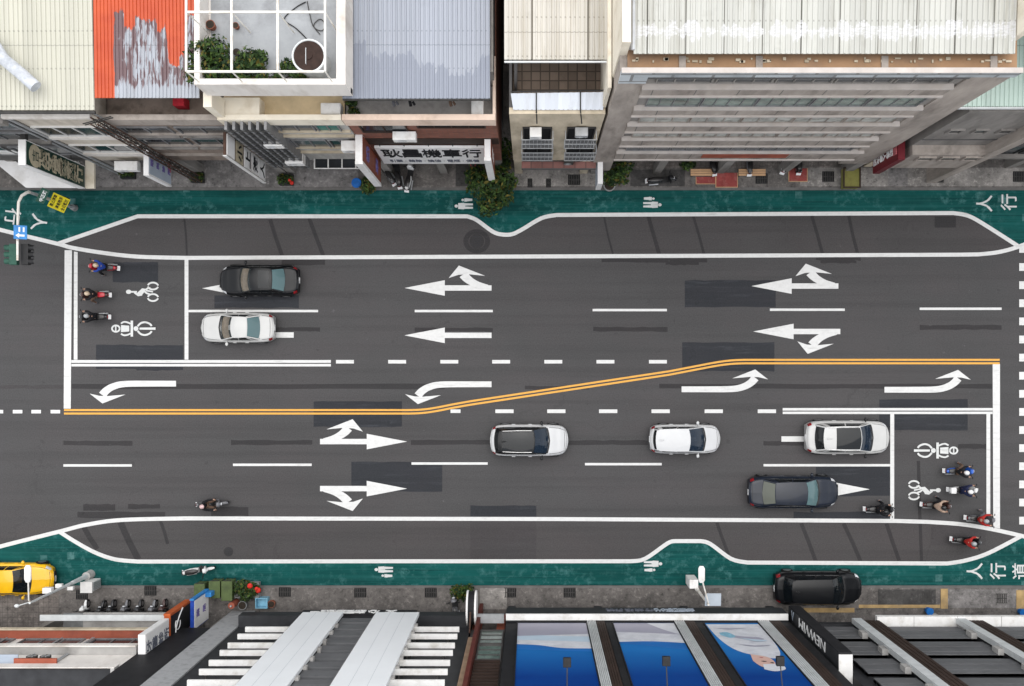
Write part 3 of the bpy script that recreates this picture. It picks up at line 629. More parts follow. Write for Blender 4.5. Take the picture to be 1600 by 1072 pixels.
    if dark_roof:                # glass roof panel from k0 to k1 of the roof length
        a, b, ww = dark_roof
        MB().grid([[roof_pt(lerp(rr, fr, lerp(a, b, i / 8)), ww * (-1 + 2 * j / 10)) + Vector((0, 0, .008)) for j in range(11)] for i in range(9)]).build('glass_roof', 'roof_glass', root, smooth=True, local=True)
    if rails:
        for s in (-1, 1):
            MB().tube([roof_pt(lerp(rr, fr, k), s * .93) + Vector((0, 0, .035 if .02 < k < .98 else 0)) for k in (.06, .1, .3, .5, .7, .9, .94)], .018, 6).build('roof_rail', 'chrome', root, smooth=True, local=True)
    # shut lines, grille, bumper, plates, lamps
    ln = MB()
    def seam(pts, wd=.012):
        P = [S(x, t, .004) for x, t in pts]
        for a, b in zip(P, P[1:]):
            d = (b - a); d.z = 0; nrm = Vector((-d.y, d.x, 0)).normalized() * wd; ln.face([a + nrm, b + nrm, b - nrm, a - nrm])
    n = 10
    for s in (-1, 1): seam([(lerp(cowl + .02, h - .22, i / n), s * lerp(.58, .50, i / n)) for i in range(n + 1)])
    seam([(h - .2, lerp(-.5, .5, i / n)) for i in range(n + 1)])
    if sed: seam([(-h + .2, lerp(-.52, .52, i / n)) for i in range(n + 1)]); [seam([(lerp(-h + .2, rb - .03, i / 4), s * .54) for i in range(5)]) for s in (-1, 1)]
    ln.grid([[S(lerp(cowl - .02, cowl + .07, i / 2) - .14 * (j / 6 - 1) ** 2, .52 * (j / 6 - 1), .006) for j in range(13)] for i in range(3)])
    ln.build('shut_lines', 'plastic_black', root, local=True)
    def lampp(x0, x1, t0, t1, m, nm, off=.006):
        MB().grid([[S(lerp(x0, x1, i / 5), lerp(t0, t1, j / 5), off) for j in range(6)] for i in range(6)]).build(nm, m, root, smooth=True, local=True)
    for s in (-1, 1):
        lampp(h - .42, h - .06, s * .52, s * .76, 'lamp_clear', 'headlight'); lampp(-h + .03, -h + .26, s * (.56 if sed else .60), s * .80, tail, 'taillight')
    MB().cbox((h - .022, 0, .5), (.05, .34, .15)).build('number_plate', 'plate', root, local=True)
    MB().cbox((-h + .018, 0, belt * .7), (.05, .34, .13)).build('number_plate', 'plate', root, local=True)
    gr = MB()
    for k in range(4): gr.cbox((h - .03, 0, .40 + .06 * k), (.06, w * .9, .03))
    gr.build('grille', 'plastic_black', root, local=True)
    for s in (-1, 1):
        mm = MB(); x = cowl - .42; y = s * (hw(x) + .10)
        mm.ell((x, y, belt + .06), (.09, .115, .075)); mm.tube([(x + .04, s * hw(x) * .93, belt + .0), (x + .02, y, belt + .04)], .03, 6)
        mm.build('mirror', 'plastic_black' if black_mirror else paint, root, smooth=True, local=True)
        for hx in (lerp(rb, cowl, .36), lerp(rb, cowl, .66)):
            MB().cbox((hx, s * (hw(hx) + .012), belt * .82), (.2, .03, .03)).build('door_handle', paint, root, local=True)
    for wx in (h - .88, -h + .86):
        for s in (-1, 1):
            y = s * (w - .08); wh = MB().tube([(wx, y - .1, .33), (wx, y + .1, .33)], .33, 24)
            o = wh.build('wheel', 'rubber', root, smooth=True, local=True)
            rim = MB().tube([(wx, y + s * .09, .33), (wx, y + s * .108, .33)], .22, 18); rim.build('rim', 'rim_metal', o, smooth=True, local=True)
    wp = MB()
    for y in (-.35, .3): wp.tube([ws(y, .04) + Vector((0, 0, .02)), ws(y * .9 + .45, .14) + Vector((0, 0, .02))], .009, 5)
    wp.build('wipers', 'plastic_black', root, local=True)
    if not sed: MB().loft([(rr + .05, 0, Hh + .0, .05, .01), (rr + .2, 0, Hh + .01, .035, .035), (rr + .32, 0, Hh, .015, .01)]).build('antenna_fin', roofm or paint, root, local=True)
    if kind in ('suv', 'mpv', 'suv5'): MB().grid([[roof_pt(rr, -.92 + 1.84 * j / 8) + Vector((-.16 * i / 2 * (1 - .3 * (-.92 + 1.84 * j / 8) ** 2), 0, -.012 * i)) for j in range(9)] for i in range(3)]).build('spoiler', roofm or paint, root, smooth=True, local=True)
    return root
car('sedan_car', 'black sedan with beige dash waiting over the arrow in the upper lane', 405, 438, 180, 4.66, 1.80, 1.45, 'car_black', screen='screen_clear', rear='screen_teal', dash='interior_beige', dark_roof=(.12, .62, .8))
car('sedan_car', 'white sedan with tan dash waiting below the black sedan', 371, 512, 180, 4.33, 1.72, 1.46, 'car_pearl', screen='screen_clear', rear='screen_teal', dash='interior_beige')
car('suv_car', 'white SUV with full black glass roof, driving past the middle of the road', 827, 688, 0, 4.5, 1.84, 1.66, 'car_white', kind='suv', roofm='car_black', dark_roof=(.05, .97, .8), rails=True, black_mirror=True, screen='screen_blue')
car('van_car', 'white compact people carrier with white roof and blue windscreen', 1070, 686, 0, 4.12, 1.70, 1.66, 'car_white', kind='mpv', screen='screen_blue')
car('suv_car', 'white SUV with half black glass roof, stopped at the box line', 1324, 683.5, 0, 4.9, 1.94, 1.68, 'car_pearl', kind='suv5', dark_roof=(.28, .99, .88), rails=True, black_mirror=True, screen='screen_blue')
car('sedan_car', 'long dark navy sedan with red tail lamps, lower lane by the box', 1239.5, 769, 0, 5.25, 1.88, 1.48, 'car_navy', screen='screen_teal', rear='screen_cream', dash='interior_dark')
car('sport_car', 'yellow car parked on the green path in the lower left corner', 22, 905, 0, 4.6, 1.84, 1.42, 'car_yellow', screen='screen_dark', dash='interior_dark', nose=.32, bow=.55)
car('suv_car', 'black SUV parked across the lower green path', 1278, 919, 0, 5.1, 1.92, 1.7, 'car_black', kind='suv5', screen='screen_dark')

# ------------------------------------------------------------------ motor scooters (local frame +x forward)
def make_scooter(paint, seat='moto_seat', box=False):
    root = thing('motor_scooter', 'x', 'scooter')
    for x in (.62, -.62):
        o = MB().tube([(x, -.055, .235), (x, .055, .235)], .235, 20).build('wheel', 'rubber', root, smooth=True, local=True)
        MB().tube([(x, -.062, .235), (x, .062, .235)], .14, 14).build('rim', 'rim_metal', o, smooth=True, local=True)
    MB().loft([(-.90, 0, .68, .05, .05), (-.78, 0, .62, .13, .12), (-.5, 0, .55, .17, .18), (-.2, 0, .50, .17, .2), (-.04, 0, .40, .13, .14)]).build('rear_body', paint, root, smooth=True, local=True)
    MB().loft([(-.74, 0, .76, .10, .03), (-.6, 0, .77, .145, .05), (-.3, 0, .755, .15, .055), (-.08, 0, .73, .10, .05), (.0, 0, .70, .06, .03)]).build('seat', seat, root, smooth=True, local=True)
    MB().box(-.1, .36, -.17, .17, .27, .33).build('floorboard', 'plastic_black', root, local=True, bevel=.02)
    MB().loft([(.33, 0, .45, .18, .14), (.40, 0, .62, .21, .24), (.47, 0, .80, .19, .16), (.52, 0, .86, .14, .08)]).build('leg_shield', paint, root, smooth=True, local=True)
    MB().loft([(.36, 0, .96, .10, .05), (.42, 0, .98, .15, .07), (.52, 0, .95, .12, .07), (.60, 0, .88, .05, .04)]).build('handlebar_cowl', paint, root, smooth=True, local=True)
    MB().loft([(.40, 0, .46, .06, .03), (.52, 0, .52, .085, .05), (.70, 0, .50, .08, .04), (.86, 0, .40, .05, .02)]).build('front_fender', paint, root, smooth=True, local=True)
    hb = MB().tube([(.36, -.34, 1.0), (.42, -.2, 1.01), (.44, 0, 1.0), (.42, .2, 1.01), (.36, .34, 1.0)], .017, 8); hb.build('handlebar', 'plastic_black', root, smooth=True, local=True)
    for s in (-1, 1):
        MB().tube([(.37, s * .20, 1.0), (.39, s * .29, 1.14), (.40, s * .33, 1.17)], .008, 6).ell((.40, s * .36, 1.2), (.02, .065, .045), 10, 6).build('mirror', 'plastic_black', root, smooth=True, local=True)
        MB().tube([(.36, s * .22, 1.0), (.352, s * .36, .995)], .024, 8).build('grip', 'rubber', root, smooth=True, local=True)
    MB().ell((.60, 0, .84), (.05, .085, .06)).build('headlight', 'lamp_clear', root, smooth=True, local=True)
    MB().ell((-.90, 0, .66), (.035, .09, .04)).build('taillight', 'lamp_red', root, smooth=True, local=True)
    MB().cbox((-.95, 0, .50), (.02, .27, .17), Matrix.Rotation(R(40), 3, 'Y')).build('number_plate', 'plate', root, local=True)
    MB().tube([(-.25, -.2, .3), (-.55, -.21, .32), (-.8, -.21, .36)], .045, 10).build('exhaust', 'steel_grey', root, smooth=True, local=True)
    MB().tube([(-.72, -.12, .76), (-.9, -.1, .8), (-.93, 0, .8), (-.9, .1, .8), (-.72, .12, .76)], .014, 6).build('grab_rail', 'plastic_black', root, local=True)
    if box: MB().loft([(-1.02, 0, .95, .13, .10), (-.98, 0, .95, .18, .15), (-.72, 0, .95, .18, .15), (-.68, 0, .95, .14, .11)], e=5).build('top_box', 'moto_white', root, smooth=True, local=True)
    return root
def paint_over(root, swap):
    for ch in root.children_recursive:
        if ch.type == 'MESH':
            for i, s in enumerate(ch.material_slots):
                if s.material and s.material.name in swap:
                    nm = s.material.name; s.link = 'OBJECT'; s.material = M[swap[nm]]
# ------------------------------------------------------------------ people
def skin_mesh(name, V, E, sub=1):
    me = bpy.data.meshes.new(name); me.from_pydata([v[:3] for v in V], E, [])
    o = bpy.data.objects.new('tmp', me); COL.objects.link(o)
    sk = o.modifiers.new('s', 'SKIN'); sk.use_smooth_shade = True
    if not me.skin_vertices: me.attributes  # layer is made by the modifier
    for i, v in enumerate(V):
        d = me.skin_vertices[0].data[i]; d.radius = (v[3], v[4] if len(v) > 4 else v[3]); d.use_root = (i == 0)
    o.modifiers.new('u', 'SUBSURF').levels = sub
    bpy.context.view_layer.update(); dg = bpy.context.evaluated_depsgraph_get()
    m2 = bpy.data.meshes.new_from_object(o.evaluated_get(dg), depsgraph=dg); m2.name = name
    bpy.data.objects.remove(o); return m2
def fingers(s, hand):
    mb = MB(); hx, hy, hz = hand
    for k, (dy, ln) in enumerate(((-.033, .9), (-.011, 1.0), (.011, .96), (.033, .78))):
        mb.tube([(hx - .005, hy + dy, hz + .012), (hx + .035 * ln, hy + dy, hz + .020), (hx + .052 * ln, hy + dy, hz - .005), (hx + .040 * ln, hy + dy, hz - .035)], .0095, 6, .0075)
    mb.tube([(hx - .035, hy - s * .03, hz), (hx - .01, hy - s * .055, hz - .015), (hx + .022, hy - s * .05, hz - .03)], .011, 6, .009)
    return mb
def make_rider(foot_down, lean=0.0):
    root = thing('person', 'x', 'person')
    side = 1
    V = [(-.28, 0, .83, .13, .15), (-.27 + lean, 0, 1.0, .11, .14), (-.21 + lean * 1.6, 0, 1.2, .115, .165), (-.15 + lean * 2, 0, 1.37, .055), (-.13 + lean * 2, 0, 1.45, .075), (-.11 + lean * 2, 0, 1.54, .092), (-.12 + lean * 2, 0, 1.62, .07), (-.005 + lean * 2, 0, 1.525, .018)]
    E = [(0, 1), (1, 2), (2, 3), (3, 4), (4, 5), (5, 6), (5, 7)]
    hands = []
    for s in (1, -1):
        b = len(V)
        V += [(-.19 + lean * 1.7, s * .19, 1.29, .065), (.02 + lean, s * .29, 1.10, .048), (.24, s * .31, 1.045, .036), (.315, s * .295, 1.025, .034, .042)]
        E += [(2, b), (b, b + 1), (b + 1, b + 2), (b + 2, b + 3)]; hands.append((s, (.33, s * .295, 1.022)))
        if s == side and foot_down: leg = [(-.24, s * .11, .82, .095), (.10, s * .31, .60, .065), (.0, s * .42, .2, .045), (.10, s * .44, .07, .035)]
        else: leg = [(-.24, s * .11, .82, .095), (.14, s * .20, .78, .065), (.10, s * .17, .45, .048), (.21, s * .18, .375, .035)]
        b = len(V); V += leg; E += [(0, b), (b, b + 1), (b + 1, b + 2), (b + 2, b + 3)]
    me = skin_mesh('body', V, E)
    bm = bmesh.new(); bm.from_mesh(me)
    for s, hd in hands:
        f = fingers(s, hd); vs = [bm.verts.new(v) for v in f.v]
        for fc in f.f:
            try: bm.faces.new([vs[i] for i in fc])
            except ValueError: pass
    bmesh.ops.recalc_face_normals(bm, faces=bm.faces); bm.to_mesh(me); bm.free(); me.materials.append(M['skin'])
    for p in me.polygons: p.use_smooth = True; p.material_index = 0
    o = bpy.data.objects.new('body', me); COL.objects.link(o); o.parent = root
    def garment(name, idx, ed, mat, grow):
        mp = {j: i for i, j in enumerate(idx)}
        m2 = skin_mesh(name, [tuple(V[j][:3]) + tuple(r + grow for r in (V[j][3:] if len(V[j]) > 4 else (V[j][3], V[j][3]))) for j in idx], [(mp[a], mp[b]) for a, b in ed])
        m2.materials.append(M[mat])
        for p in m2.polygons: p.material_index = 0; p.use_smooth = True
        g = bpy.data.objects.new(name, m2); COL.objects.link(g); g.parent = root
    garment('jacket', [2, 1, 0, 3, 8, 9, 10, 16, 17, 18], [(2, 1), (1, 0), (2, 3), (2, 8), (8, 9), (9, 10), (2, 16), (16, 17), (17, 18)], 'cloth_black', .022)
    garment('trousers', [0, 12, 13, 14, 20, 21, 22], [(0, 12), (12, 13), (13, 14), (0, 20), (20, 21), (21, 22)], 'cloth_jeans', .02)
    for j in (15, 23):
        x, y, z = V[j][:3]; MB().loft([(x - .13, y, z - .0, .04, .04), (x - .06, y, z + .01, .047, .05), (x + .06, y, z - .01, .05, .035), (x + .13, y, z - .02, .03, .018)]).build('shoe', 'cloth_grey', root, smooth=True, local=True)
    hx = -.115 + lean * 2
    hl = MB().ell((hx - .01, 0, 1.60), (.152, .132, .135), 16, 10).build('helmet', 'gear_black', root, smooth=True, local=True)
    vz = MB(); vz.grid([[Vector((hx - .01 + .158 * math.cos(a) * math.cos(b), .138 * math.sin(a), 1.59 + .14 * math.sin(b))) for b in [R(-30 + 12 * j) for j in range(6)]] for a in [R(-60 + 15 * i) for i in range(9)]])
    vz.build('visor', 'screen_dark', hl, smooth=True, local=True)
    return root
protos = {}
def rider_on(px, py, head, bike, top, trous, helmet, down, label_s, label_p, box=False, seat='moto_seat', lean=0.0, dz=.0):
    key = ('b', box)
    if key not in protos: protos[key] = make_scooter('moto_black', box=box); s = protos[key]
    else: s = copy_tree(protos[key])
    c = W(px, py, 0); s.location = (c.x, c.y, 0); s.rotation_euler = (0, 0, R(head))
    tag(s, label_s, 'scooter', 'scooters with riders' if label_p else 'parked scooters')
    SW.append((s, {'moto_black': bike, 'moto_seat': seat}))
    if label_p:
        key = ('p', down, lean)
        if key not in protos: protos[key] = make_rider(down, lean); p = protos[key]
        else: p = copy_tree(protos[key])
        p.location = (c.x, c.y, 0); p.rotation_euler = (0, 0, R(head)); tag(p, label_p, 'person', 'people on scooters')
        SW.append((p, {'cloth_black': top, 'cloth_jeans': trous, 'gear_black': helmet}))
SW = []
g = lambda *a, **k: rider_on(*a, **k)
g(166, 419, 176, 'moto_red', 'cloth_blue', 'cloth_black', 'gear_beige', True, 'red scooter stopped under the rider in bright blue, by the upper edge line', 'person in a bright blue jacket and beige helmet riding the red scooter')
g(153, 462, 180, 'moto_brown', 'cloth_black', 'cloth_brown', 'gear_beige', True, 'dark red scooter stopped in the middle of the left waiting box', 'person in black with a tan helmet, on the dark red scooter in the left box', seat='moto_red')
g(152, 496, 180, 'moto_black', 'cloth_black', 'cloth_black', 'gear_grey', False, 'black scooter lowest of three in the left waiting box', 'person all in black with a grey helmet, lowest of three in the left box')
g(1494, 734, 0, 'moto_blue', 'cloth_black', 'cloth_brown', 'gear_white', True, 'blue nosed scooter stopped next to the scooter symbol', 'person in black with a white helmet on the blue nosed scooter')
g(1500, 763, 0, 'moto_white', 'cloth_navy', 'cloth_navy', 'gear_white', False, 'white scooter carrying a white top box', 'person in navy with a white helmet on the scooter with the top box', box=True)
g(1459, 787, -3, 'moto_brown', 'cloth_beige', 'cloth_black', 'gear_black', True, 'dark brown scooter under the rider in beige', 'person in a loose beige jacket and black helmet on a brown scooter')
g(1527, 808, -4, 'moto_grey', 'cloth_red', 'cloth_grey', 'gear_grey', True, 'grey scooter standing on the broad stop line', 'person in a red jacket on the grey scooter, on the stop line', lean=-.06)
g(1505, 842, -6, 'moto_black', 'cloth_red', 'cloth_black', 'gear_grey', False, 'black scooter rolling along the lower parking lane', 'person in a red jacket riding in the lower parking lane')
g(1371, 793, 0, 'moto_black', 'cloth_black', 'cloth_black', 'gear_black', True, 'black scooter crossing the line behind the right waiting box', 'person all in black with black helmet beside the long dark sedan')
g(337, 785, 3, 'moto_grey', 'cloth_black', 'cloth_brown', 'gear_pink', False, 'grey scooter riding alone in the lower left lane', 'person in dark clothes and pale pink helmet riding alone at lower left', lean=-.05)
# parked ones
g(316, 888, 8, 'moto_white', '', '', '', False, 'white scooter with black seat parked on the lower green path', None)
for i, (x, yy, a, m, lb) in enumerate(((642, 277, 80, 'moto_white', 'white and black scooter parked right of the other two before the brick shop'), (623, 272, 100, 'moto_black', 'black scooter parked in the middle of three before the brick shop'), (606, 270, 120, 'moto_grey', 'grey scooter parked beside the brown blade sign'), (741, 266, -82, 'moto_red', 'red scooter parked beside the white blade sign'), (1109, 252, 100, 'moto_black', 'black scooter under the tall block behind the red mats'), (1167, 252, 90, 'moto_grey', 'grey scooter under the tall block behind the pale bench'), (1224, 250, 75, 'moto_white', 'white scooter under the tall block, one of a close pair'), (1243, 250, 90, 'moto_black', 'black scooter under the tall block, one of a close pair'),
        (142, 957, 92, 'moto_white', 'white scooter at the end of the row under the grey canopy'), (166, 958, 85, 'moto_black', 'black scooter next to the white one under the grey canopy'), (184, 957, 94, 'moto_black', 'black scooter third in the row under the grey canopy'), (204, 957, 88, 'moto_grey', 'grey scooter fourth in the row under the grey canopy'), (226, 957, 92, 'moto_black', 'black scooter fifth in the row under the grey canopy'), (246, 957, 86, 'moto_grey', 'grey scooter sixth in the row under the grey canopy'), (264, 956, 95, 'moto_brown', 'brown scooter at the blade sign end of the row'), (1033, 284, 5, 'moto_black', 'black scooter parked lengthwise on the dark strip before the tall block'), (712, 944, 95, 'moto_grey', 'grey scooter behind the round bush before the slatted shop'))):
    z = .12; rider_on(x, yy, a, m, '', '', '', False, lb, None); SW[-1][0].location.z = z
for o, sw in SW: paint_over(o, sw)
# ------------------------------------------------------------------ buildings: shared pieces
def building(label, X, Y, name='building', cat='building', group='shop houses along the street'):
    return thing(name, label, cat, (X, Y, 0), 0, group)
def window(b, x0, x1, z0, z1, Y, d, glass='glass_dark', frame='frame_grey', cols=3, rows=1, fw=.06, sill=None):
    """framed window on a wall plane y = Y facing d (-1 = south, +1 = north)"""
    f = MB(); y0, y1 = Y, Y + d * .09
    f.box(x0, x1, y0, y1, z0, z0 + fw).box(x0, x1, y0, y1, z1 - fw, z1).box(x0, x0 + fw, y0, y1, z0 + fw, z1 - fw).box(x1 - fw, x1, y0, y1, z0 + fw, z1 - fw)
    for i in range(1, cols): c = lerp(x0, x1, i / cols); f.box(c - fw * .45, c + fw * .45, y0, y1 - d * .02, z0 + fw, z1 - fw)
    for i in range(1, rows): c = lerp(z0, z1, i / rows); f.box(x0 + fw, x1 - fw, y0, y1 - d * .025, c - fw * .4, c + fw * .4)
    o = f.build('window', frame, b)
    MB().box(x0 + fw * .5, x1 - fw * .5, Y + d * .003, Y + d * .03, z0 + fw * .5, z1 - fw * .5).build('pane', glass, o)
    if sill: MB().box(x0 - .08, x1 + .08, Y + d * .001, Y + d * .2, z0 - .1, z0 - .003).build('sill', sill, o)
    return o
def corr(x0, x1, pitch, dep, y0, z0, y1, z1, th=.04):
    """trapezoid sheet roof running from the eave (y0, z0) up to (y1, z1)"""
    mb = MB(); xs = []; n = max(1, round((x1 - x0) / pitch)); p = (x1 - x0) / n
    for i in range(n):
        a = x0 + i * p; xs += [(a, 0), (a + p * .55, 0), (a + p * .67, dep), (a + p * .88, dep)]
    xs.append((x1, 0)); L = math.hypot(y1 - y0, z1 - z0)
    mb.grid([[Vector((x, y0, z0 + h)) for x, h in xs], [Vector((x, y1, z1 + h)) for x, h in xs]])
    mb.grid([[Vector((x, y0, z0 + h)) for x, h in xs], [Vector((x, y0, z0 - th)) for x, h in xs]])
    return mb
def shop_base(b, x0, x1, Y, d, wallm, ztop, depth=25, rec=2.6, cols=2, shutter='louver_grey'):
    """arcade: recessed shop front, columns at the kerb side, slab over"""
    yr = Y - d * rec
    MB().box(x0 + .02, x1 - .02, yr, Y - d * depth, .12, ztop - .01).build('shop_wall', 'wall_darkgrey', b)
    w = (x1 - x0 - .8)
    f = MB()
    for k in range(12): f.box(x0 + .4, x1 - .4, yr + d * .002, yr + d * (.05 if k % 2 else .03), .15 + k * .24, .15 + k * .24 + .238)
    f.build('shutter', shutter, b)
    for i in range(cols):
        c = lerp(x0 + .25, x1 - .25, i / max(1, cols - 1)); MB().box(c - .22, c + .22, Y, Y - d * .5, .12, ztop - .012).build('column', wallm, b)
def ac_unit(label, x, y, z, w=.85, dp=.38, h=.6, face=-1, mat='white_box'):
    """split air conditioner outdoor unit, fan towards the street"""
    r = thing('air_conditioner', label, 'air conditioner', (x, y, z), 0, 'air conditioners')
    c = MB().box(-w / 2, w / 2, -dp / 2, dp / 2, 0, h); c.build('casing', mat, r, local=True, bevel=.02)
    MB().box(-w / 2 + .05, w / 2 - .05, -dp / 2 + .05, dp / 2 - .05, h, h + .012).build('lid', mat, r, local=True)
    yy = face * (dp / 2 + .004)
    g = MB(); cx = -w * .12
    for k in range(4):
        q = .06 + .05 * k; pts = [(cx + q * math.cos(t), yy, h / 2 + q * math.sin(t)) for t in [6.2832 * i / 20 for i in range(21)]]; g.tube(pts, .006, 4)
    g.build('fan_grille', 'steel_grey', r, local=True)
    MB().box(-w / 2 + .08, -w / 2 + .12, -dp / 2, dp / 2 + .1, -.04, -.001).box(w / 2 - .12, w / 2 - .08, -dp / 2, dp / 2 + .1, -.04, -.001).build('bracket', 'steel_grey', r, local=True)
    return r
def blade(name, label, x0, x1, y0, y1, z0, z1, face_mat, edge_mat, fd, inner=True, cat='shop sign', group='blade signs sticking out over the pavement', wall_d=1):
    """box sign standing out from a facade; fd = +1/-1: the lettered side (x1 or x0)"""
    r = thing(name, label, cat, ((x0 + x1) / 2, (y0 + y1) / 2, z0), 0, group)
    MB().box(x0, x1, y0, y1, z0, z1).build('sign_box', edge_mat, r)
    for s in (1, -1):
        xf = x1 if s > 0 else x0
        MB().box(xf, xf + s * .02, y0 + .05, y1 - .05, z0 + .06, z1 - .06).build('sign_face', face_mat, r)
    br = MB(); yw = (max(y0, y1) if wall_d > 0 else min(y0, y1)); 
    for k in (.2, .8): z = lerp(z0, z1, k); br.tube([((x0 + x1) / 2, yw - wall_d * .05, z), ((x0 + x1) / 2, yw + wall_d * .45, z)], .03, 6)
    br.build('bracket', 'steel_dark', r)
    return r
def leaves(n, blobs, size, seed, squash=.7):
    q = random.Random(seed); mb = MB(); tot = sum(b[3] ** 2 for b in blobs)
    for cx, cy, cz, r in blobs:
        for _ in range(int(n * r * r / tot)):
            while True:
                p = Vector((q.uniform(-1, 1), q.uniform(-1, 1), q.uniform(-1, 1)))
                if .25 < p.length < 1: break
            p *= r * q.uniform(.85, 1.1); p.z *= squash
            c = Vector((cx, cy, cz)) + p
            nrm = (p.normalized() + Vector((q.uniform(-.8, .8), q.uniform(-.8, .8), q.uniform(0, 1.1)))).normalized()
            u = nrm.orthogonal().normalized(); a = q.uniform(0, 6.28); v = nrm.cross(u); u, v = u * math.cos(a) + v * math.sin(a), v * math.cos(a) - u * math.sin(a)
            s = size * q.uniform(.45, 1.45); mb.mat(q.choices((0, 1, 2, 3), (5, 5, 1.6, 2.2))[0])
            mb.face([c - u * s, c - v * s * .45 + nrm * s * .1, c + u * s, c + v * s * .45 + nrm * s * .1])
    return mb
LEAF = ['leaf', 'leaf_dark', 'leaf_yellow', 'leaf_bright']

YF = 11.25                         # upper facades stand over the pavement edge
def zt(py, Y=YF): return zy(py, Y)
G1 = 'shop houses along the street'
ZS = 3.62                          # underside of the first floor
def storey_box(b, x0, x1, z0, z1, mat, Y=YF, back=36): MB().box(x0, x1, Y, back, z0, z1).build('wall', mat, b)

# --- dark corner house at the far left
b = building('dark grey corner house at the upper left edge, behind the green sign', -28, YF)
storey_box(b, -33.5, -23.72, ZS, 12.5, 'wall_darkgrey'); shop_base(b, -33.5, -23.72, YF, -1, 'wall_grey', ZS, cols=3)
for i, (y0, y1) in enumerate(((190, 200), (206, 220), (228, 240))):
    for k in range(3): window(b, -33 + k * 3.1, -30.2 + k * 3.1, zt(y1), zt(y0), YF, -1, 'glass_grey', 'frame_grey', 3)
MB().box(-33.6, -23.75, YF - .35, YF - .003, 12.1, 12.6).build('parapet', 'wall_grey', b); MB().box(-33.6, -23.75, YF - .25, YF - .003, 8.3, 8.45).build('ledge', 'wall_grey', b)
MB().tube([(-23.62, YF - .08, 12.9), (-23.62, YF - .08, .2)], .07, 8).tube([(-23.95, YF - .1, 12.6), (-23.95, YF - .1, .2)], .05, 8).build('drain_pipe', 'steel_grey', b)

# --- cream roofed house
X0, X1 = -23.6, -19.65
b = building('house with pale cream corrugated roof behind the green and gold sign', (X0 + X1) / 2, YF)
storey_box(b, X0, X1, ZS, 12.9, 'wall_sand'); shop_base(b, X0, X1, YF, -1, 'wall_grey', ZS)
MB().box(X0, X1, YF - .22, YF - .002, zt(186, YF - .2), 13.0).build('parapet', 'wall_white', b)
for y0, y1 in ((196.5, 211), (225, 236)):
    window(b, X0 + .15, X1 - .1, zt(y1), zt(y0), YF, -1, 'glass_dark', 'frame_white', 4)
MB().box(X0, X1, YF - .12, YF - .002, zt(215), zt(212)).build('ledge', 'wall_white', b); MB().box(X0, X1, YF - .12, YF - .002, zt(241), zt(237.5)).build('ledge', 'wall_white', b)
z = 13.62; rx0, rx1 = -26.4, xz(148, z)
corr(rx0, rx1, .2, .05, yz(172, z), z, 26, 14.3).build('roof', 'roof_cream', b)
e = MB().tube([(rx0, yz(173, z) - .06, z - .06), (rx1, yz(173, z) - .06, z - .06)], .07, 8); e.build('gutter', 'steel_dark', b, smooth=True)
p = [W(-20, 55, 14.45), W(5, 92, 14.45), W(35, 117, 14.4), W(56, 136, 14.35)]
q = MB(); q.tube(p, .27, 12); o = q.build('tarpaulin_roll', 'tarp_white', None, smooth=True); tag(o, 'rolled white tarpaulin lying on the cream corrugated roof', 'tarpaulin')
MB().tube([(rx1 - .25, yz(176, 13.3), 13.3), (rx1 - .25, YF - .05, 12.2)], .04, 6).build('downpipe', 'steel_grey', b)

# --- house with the peeling orange roof
X0, X1 = -19.6, -14.25
b = building('house with peeling orange and grey sheet roof and a lattice mast', (X0 + X1) / 2, YF)
storey_box(b, X0, X1, ZS, 11.35, 'wall_brown'); shop_base(b, X0, X1, YF, -1, 'wall_grey', ZS)
MB().box(X0, X1, YF - .1, YF + .15, 11.351, 12.25).build('parapet', 'wall_pinkgrey', b)
MB().box(X0 + .01, X1 - .01, YF + .151, 13.6, 11.352, 11.42).build('balcony_floor', 'wall_brown', b)
MB().box(X0, X1, 13.0, 34, 11.43, 13.3).build('penthouse', 'wall_brown', b)
for y0, y1 in ((197, 208.5), (215, 227)): [window(b, lerp(X0, X1, u) + .15, lerp(X0, X1, u + .5) - .15, zt(y1), zt(y0), YF, -1, 'glass_dark', 'frame_grey', 2, sill='wall_grey') for u in (0, .5)]
for y in (211, 228.5, 243): MB().box(X0, X1, YF - .14, YF - .003, zt(y, YF - .14) - .12, zt(y, YF - .14)).build('ledge', 'wall_pinkgrey', b)
z = 13.7; corr(xz(148, z), xz(312, z), .16, .045, yz(153, z), z, 27, 14.2).build('roof', 'roof_peel', b)
MB().cbox(W(283, 161, 11.9), (.5, .4, .7)).build('crate', 'curtain_red', None).name = 'storage_box'
o = bpy.data.objects['storage_box']; tag(o, 'red cloth covered box on the balcony under the peeling roof', 'box')
# lattice mast leaning up the facade
m = thing('lattice_mast', 'rusty dark lattice mast standing in front of the peeling roof house', 'mast', (-19.3, YF - .4, 0))
mb = MB(); ex = [(-19.5, YF - .25), (-19.2, YF - .25), (-19.2, YF - .55), (-19.5, YF - .55)]
for x, y in ex: mb.tube([(x, y, .12), (x, y, 13.2)], .035, 6)
mb.build('uprights', 'rust', m)
mb = MB(); zz = .4; i = 0
while zz < 12.8:
    for k in range(4): a, c = ex[k], ex[(k + 1) % 4]; mb.tube([(*a, zz), (*c, zz + .55)] if (i + k) % 2 else [(*c, zz), (*a, zz + .55)], .018, 4); mb.tube([(*a, zz), (*c, zz)], .018, 4)
    zz += .55; i += 1
mb.build('lacing', 'steel_dark', m)
mb = MB()
for k, t in enumerate((12.9, 13.1)): mb.tube([(-19.9, YF - .5, t), (-18.6, YF - .2, t + .1)], .03, 5)
mb.build('crossarm', 'steel_dark', m)

